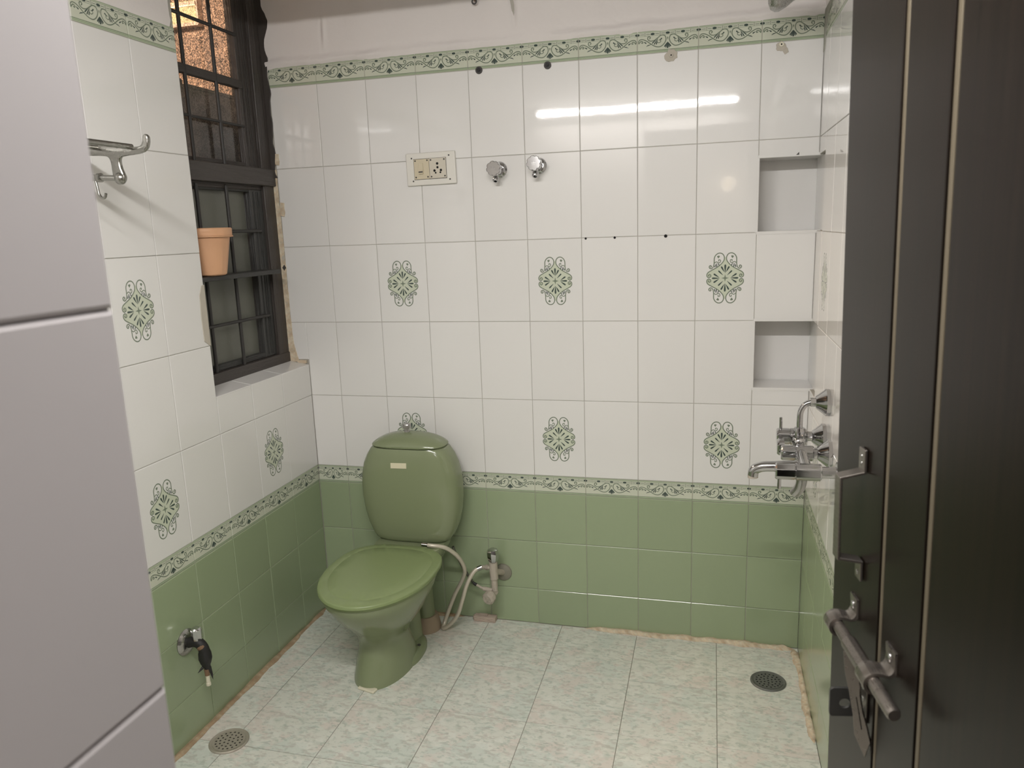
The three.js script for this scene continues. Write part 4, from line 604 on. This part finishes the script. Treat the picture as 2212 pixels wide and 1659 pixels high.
// ---------------------------------------------------------------- door leaf, open into the room (own x from free edge to hinge, own z out of its face)
const door = new THREE.Group(); door.name = 'door_1'; door.userData.kind = 'structure'; scene.add(door);
door.position.set(1.8, 0, 1.57);
door.quaternion.setFromAxisAngle(V(0, 0, 1), 0.0175).multiply(new THREE.Quaternion().setFromAxisAngle(UP, -(Math.PI / 2 - 0.1501)));
{ const H0 = 0.012, H1 = 2.12, L = 0.705, gx = [[0.184, 0.198], [0.311, 0.326]];
  let x = 0; for (const [a, b] of [...gx, [L, L]]) { part('panel', rbox(x, H0, -0.035, a - 0.001, H1, 0, 0.0015), M.doorBoard, door); x = b + 0.001; }
  for (const [a, b] of gx) { const bd = part('bead', [rbox(a - 0.001, H0, -0.034, b + 0.001, H1, -0.0045, 0.0005)], M.doorBoard, door); part('brass_inlay', rbox(a + 0.001, H0, -0.006, b - 0.005, H1, -0.0016, 0.001), M.brassBead, bd, 'dull brass inlay strip'); }
  // pull handle of bent flat bar
  const flat = (pts, w, th) => { const g = []; for (let i = 0; i < pts.length - 1; i++) { const a = pts[i], b = pts[i + 1], l = Math.hypot(b[0] - a[0], b[1] - a[1]); g.push(new RoundedBoxGeometry(w, l + th * 0.9, th, 2, th * 0.3).rotateX(Math.atan2(b[1] - a[1], b[0] - a[0])).translate(0, (a[0] + b[0]) / 2, (a[1] + b[1]) / 2)); } return g; };
  const hd = part('handle', flat([[1.265, 0.003], [1.235, 0.0032], [1.228, 0.034], [1.112, 0.034], [1.106, 0.0032], [1.08, 0.003]], 0.022, 0.0042).map((g) => g.translate(0.117, 0, 0)), M.steel, door, 'bent steel pull handle');
  for (const y of [1.256, 1.246, 1.088]) part('screw', new THREE.SphereGeometry(0.0035, 12, 8).scale(1, 1, 0.5).translate(0.117, y, 0.0052), M.chromeDull, hd);
  // sliding bolt
  const bolt = part('bolt_rod', [latheAt([[0, 0], [0.0085, 0.001], [0.0085, 0.222], [0.007, 0.226], [0, 0.2265]], V(0.092, 1.003, 0.026), V(1, 0, 0), 24), latheAt([[0.0085, 0], [0.0108, 0.002], [0.0108, 0.075], [0.0085, 0.077]], V(0.155, 1.003, 0.026), V(1, 0, 0), 24)], M.steel, door, 'worn steel sliding bolt');
  for (const s of [0.1, 0.238]) {
    const w = s > 0.2 ? 0.03 : 0.026, sh = new THREE.Shape(); // strap profile in (off, y)
    const outer = [[0.0, 1.043], [0.003, 1.043], [0.003, 1.02], [0.008, 1.0135], [0.02, 1.0158], [0.03, 1.0148], [0.0375, 1.008], [0.039, 0.999], [0.034, 0.99], [0.026, 0.9875], [0.018, 0.99]], inner = [[0.02, 0.9925], [0.026, 0.9912], [0.032, 0.993], [0.0352, 0.9995], [0.034, 1.006], [0.0285, 1.0115], [0.02, 1.0125], [0.008, 1.0098], [0, 1.012]];
    const smooth = (l) => new THREE.CatmullRomCurve3(l.map(([o, y]) => V(o, y, 0)), false, 'centripetal').getPoints(l.length * 5).map((q) => [q.x, q.y]);
    [[0, 1.043], ...smooth(outer.slice(1)), ...smooth(inner)].forEach(([o, y], i) => (i ? sh.lineTo(o, y) : sh.moveTo(o, y)));
    const g = ext(sh, w, 0.0004, 4).rotateY(Math.PI / 2).translate(s - w / 2, 0, 0); // shape x becomes -z
    g.applyMatrix4(new THREE.Matrix4().makeScale(1, 1, -1)); const ix = g.attributes.position.array; for (let i = 0; i < ix.length; i += 9) for (let k = 0; k < 3; k++) { const q = ix[i + k]; ix[i + k] = ix[i + 3 + k]; ix[i + 3 + k] = q; } g.computeVertexNormals(); const gs = toCreasedNormals(g, 0.7);
    const st = part('bolt_strap', gs, M.steel, door); part('screw', new THREE.SphereGeometry(0.0052, 16, 10).scale(1, 1.25, 0.6).translate(s, 1.029, 0.003), M.chrome, st);
  }
  const tongue = part('hasp_tongue', (() => { const s = new THREE.Shape([[-0.008, 0], [0.0085, -0.002], [0.0125, -0.045], [0.009, -0.06], [0.009, -0.085], [0.0125, -0.105], [0.0145, -0.128], [0.0, -0.152], [-0.0125, -0.12], [-0.009, -0.09], [-0.0095, -0.055], [-0.0115, -0.03]].map((q) => new THREE.Vector2(...q)));
    const h = new THREE.Path(); h.moveTo(0.0015, -0.062); h.lineTo(0.0035, -0.064); h.lineTo(0.004, -0.11); h.lineTo(0.002, -0.112); h.closePath(); s.holes.push(h); return ext(s, 0.003, 0.0007); })(), M.steel, bolt, 'flat hinged hasp with a slot'); tongue.scale.set(0.72, 1.05, 1);
  { const y = V(-0.02, 0.986, 0.164).normalize(), x = y.clone().cross(V(0.8, 0, 0.6)).normalize(); tongue.position.set(0.17, 0.998, 0.03); tongue.quaternion.setFromRotationMatrix(new THREE.Matrix4().makeBasis(x, y, x.clone().cross(y))); }
  const staple = part('staple', (() => { const s = new THREE.Shape(); s.moveTo(0, 0.868); s.lineTo(0.033, 0.868); s.quadraticCurveTo(0.038, 0.868, 0.038, 0.874); s.lineTo(0.038, 0.906); s.quadraticCurveTo(0.038, 0.912, 0.032, 0.912); s.lineTo(0, 0.912); s.closePath(); const h = new THREE.Path(); h.absarc(0.018, 0.888, 0.008, 0, Math.PI * 2, true); s.holes.push(h); return ext(s, 0.0035, 0.0006).rotateY(-Math.PI / 2).translate(0.124, 0, 0); })(), M.gunmetal, door, 'dark staple plate with a round hole');
  part('staple_base', rbox(0.138, 0.885, 0, 0.166, 0.945, 0.003, 0.001), M.steel, staple); for (const y of [0.9, 0.915, 0.933]) part('screw', new THREE.SphereGeometry(0.0038, 12, 8).scale(1, 1, 0.5).translate(0.152, y, 0.003), M.chromeDull, staple);
  for (const y of [0.25, 1.05, 1.85]) part('hinge', rod(V(L + 0.004, y, -0.002), V(L + 0.004, y + 0.1, -0.002), 0.006), M.steel, door);
}

renderer.render(scene, camera);
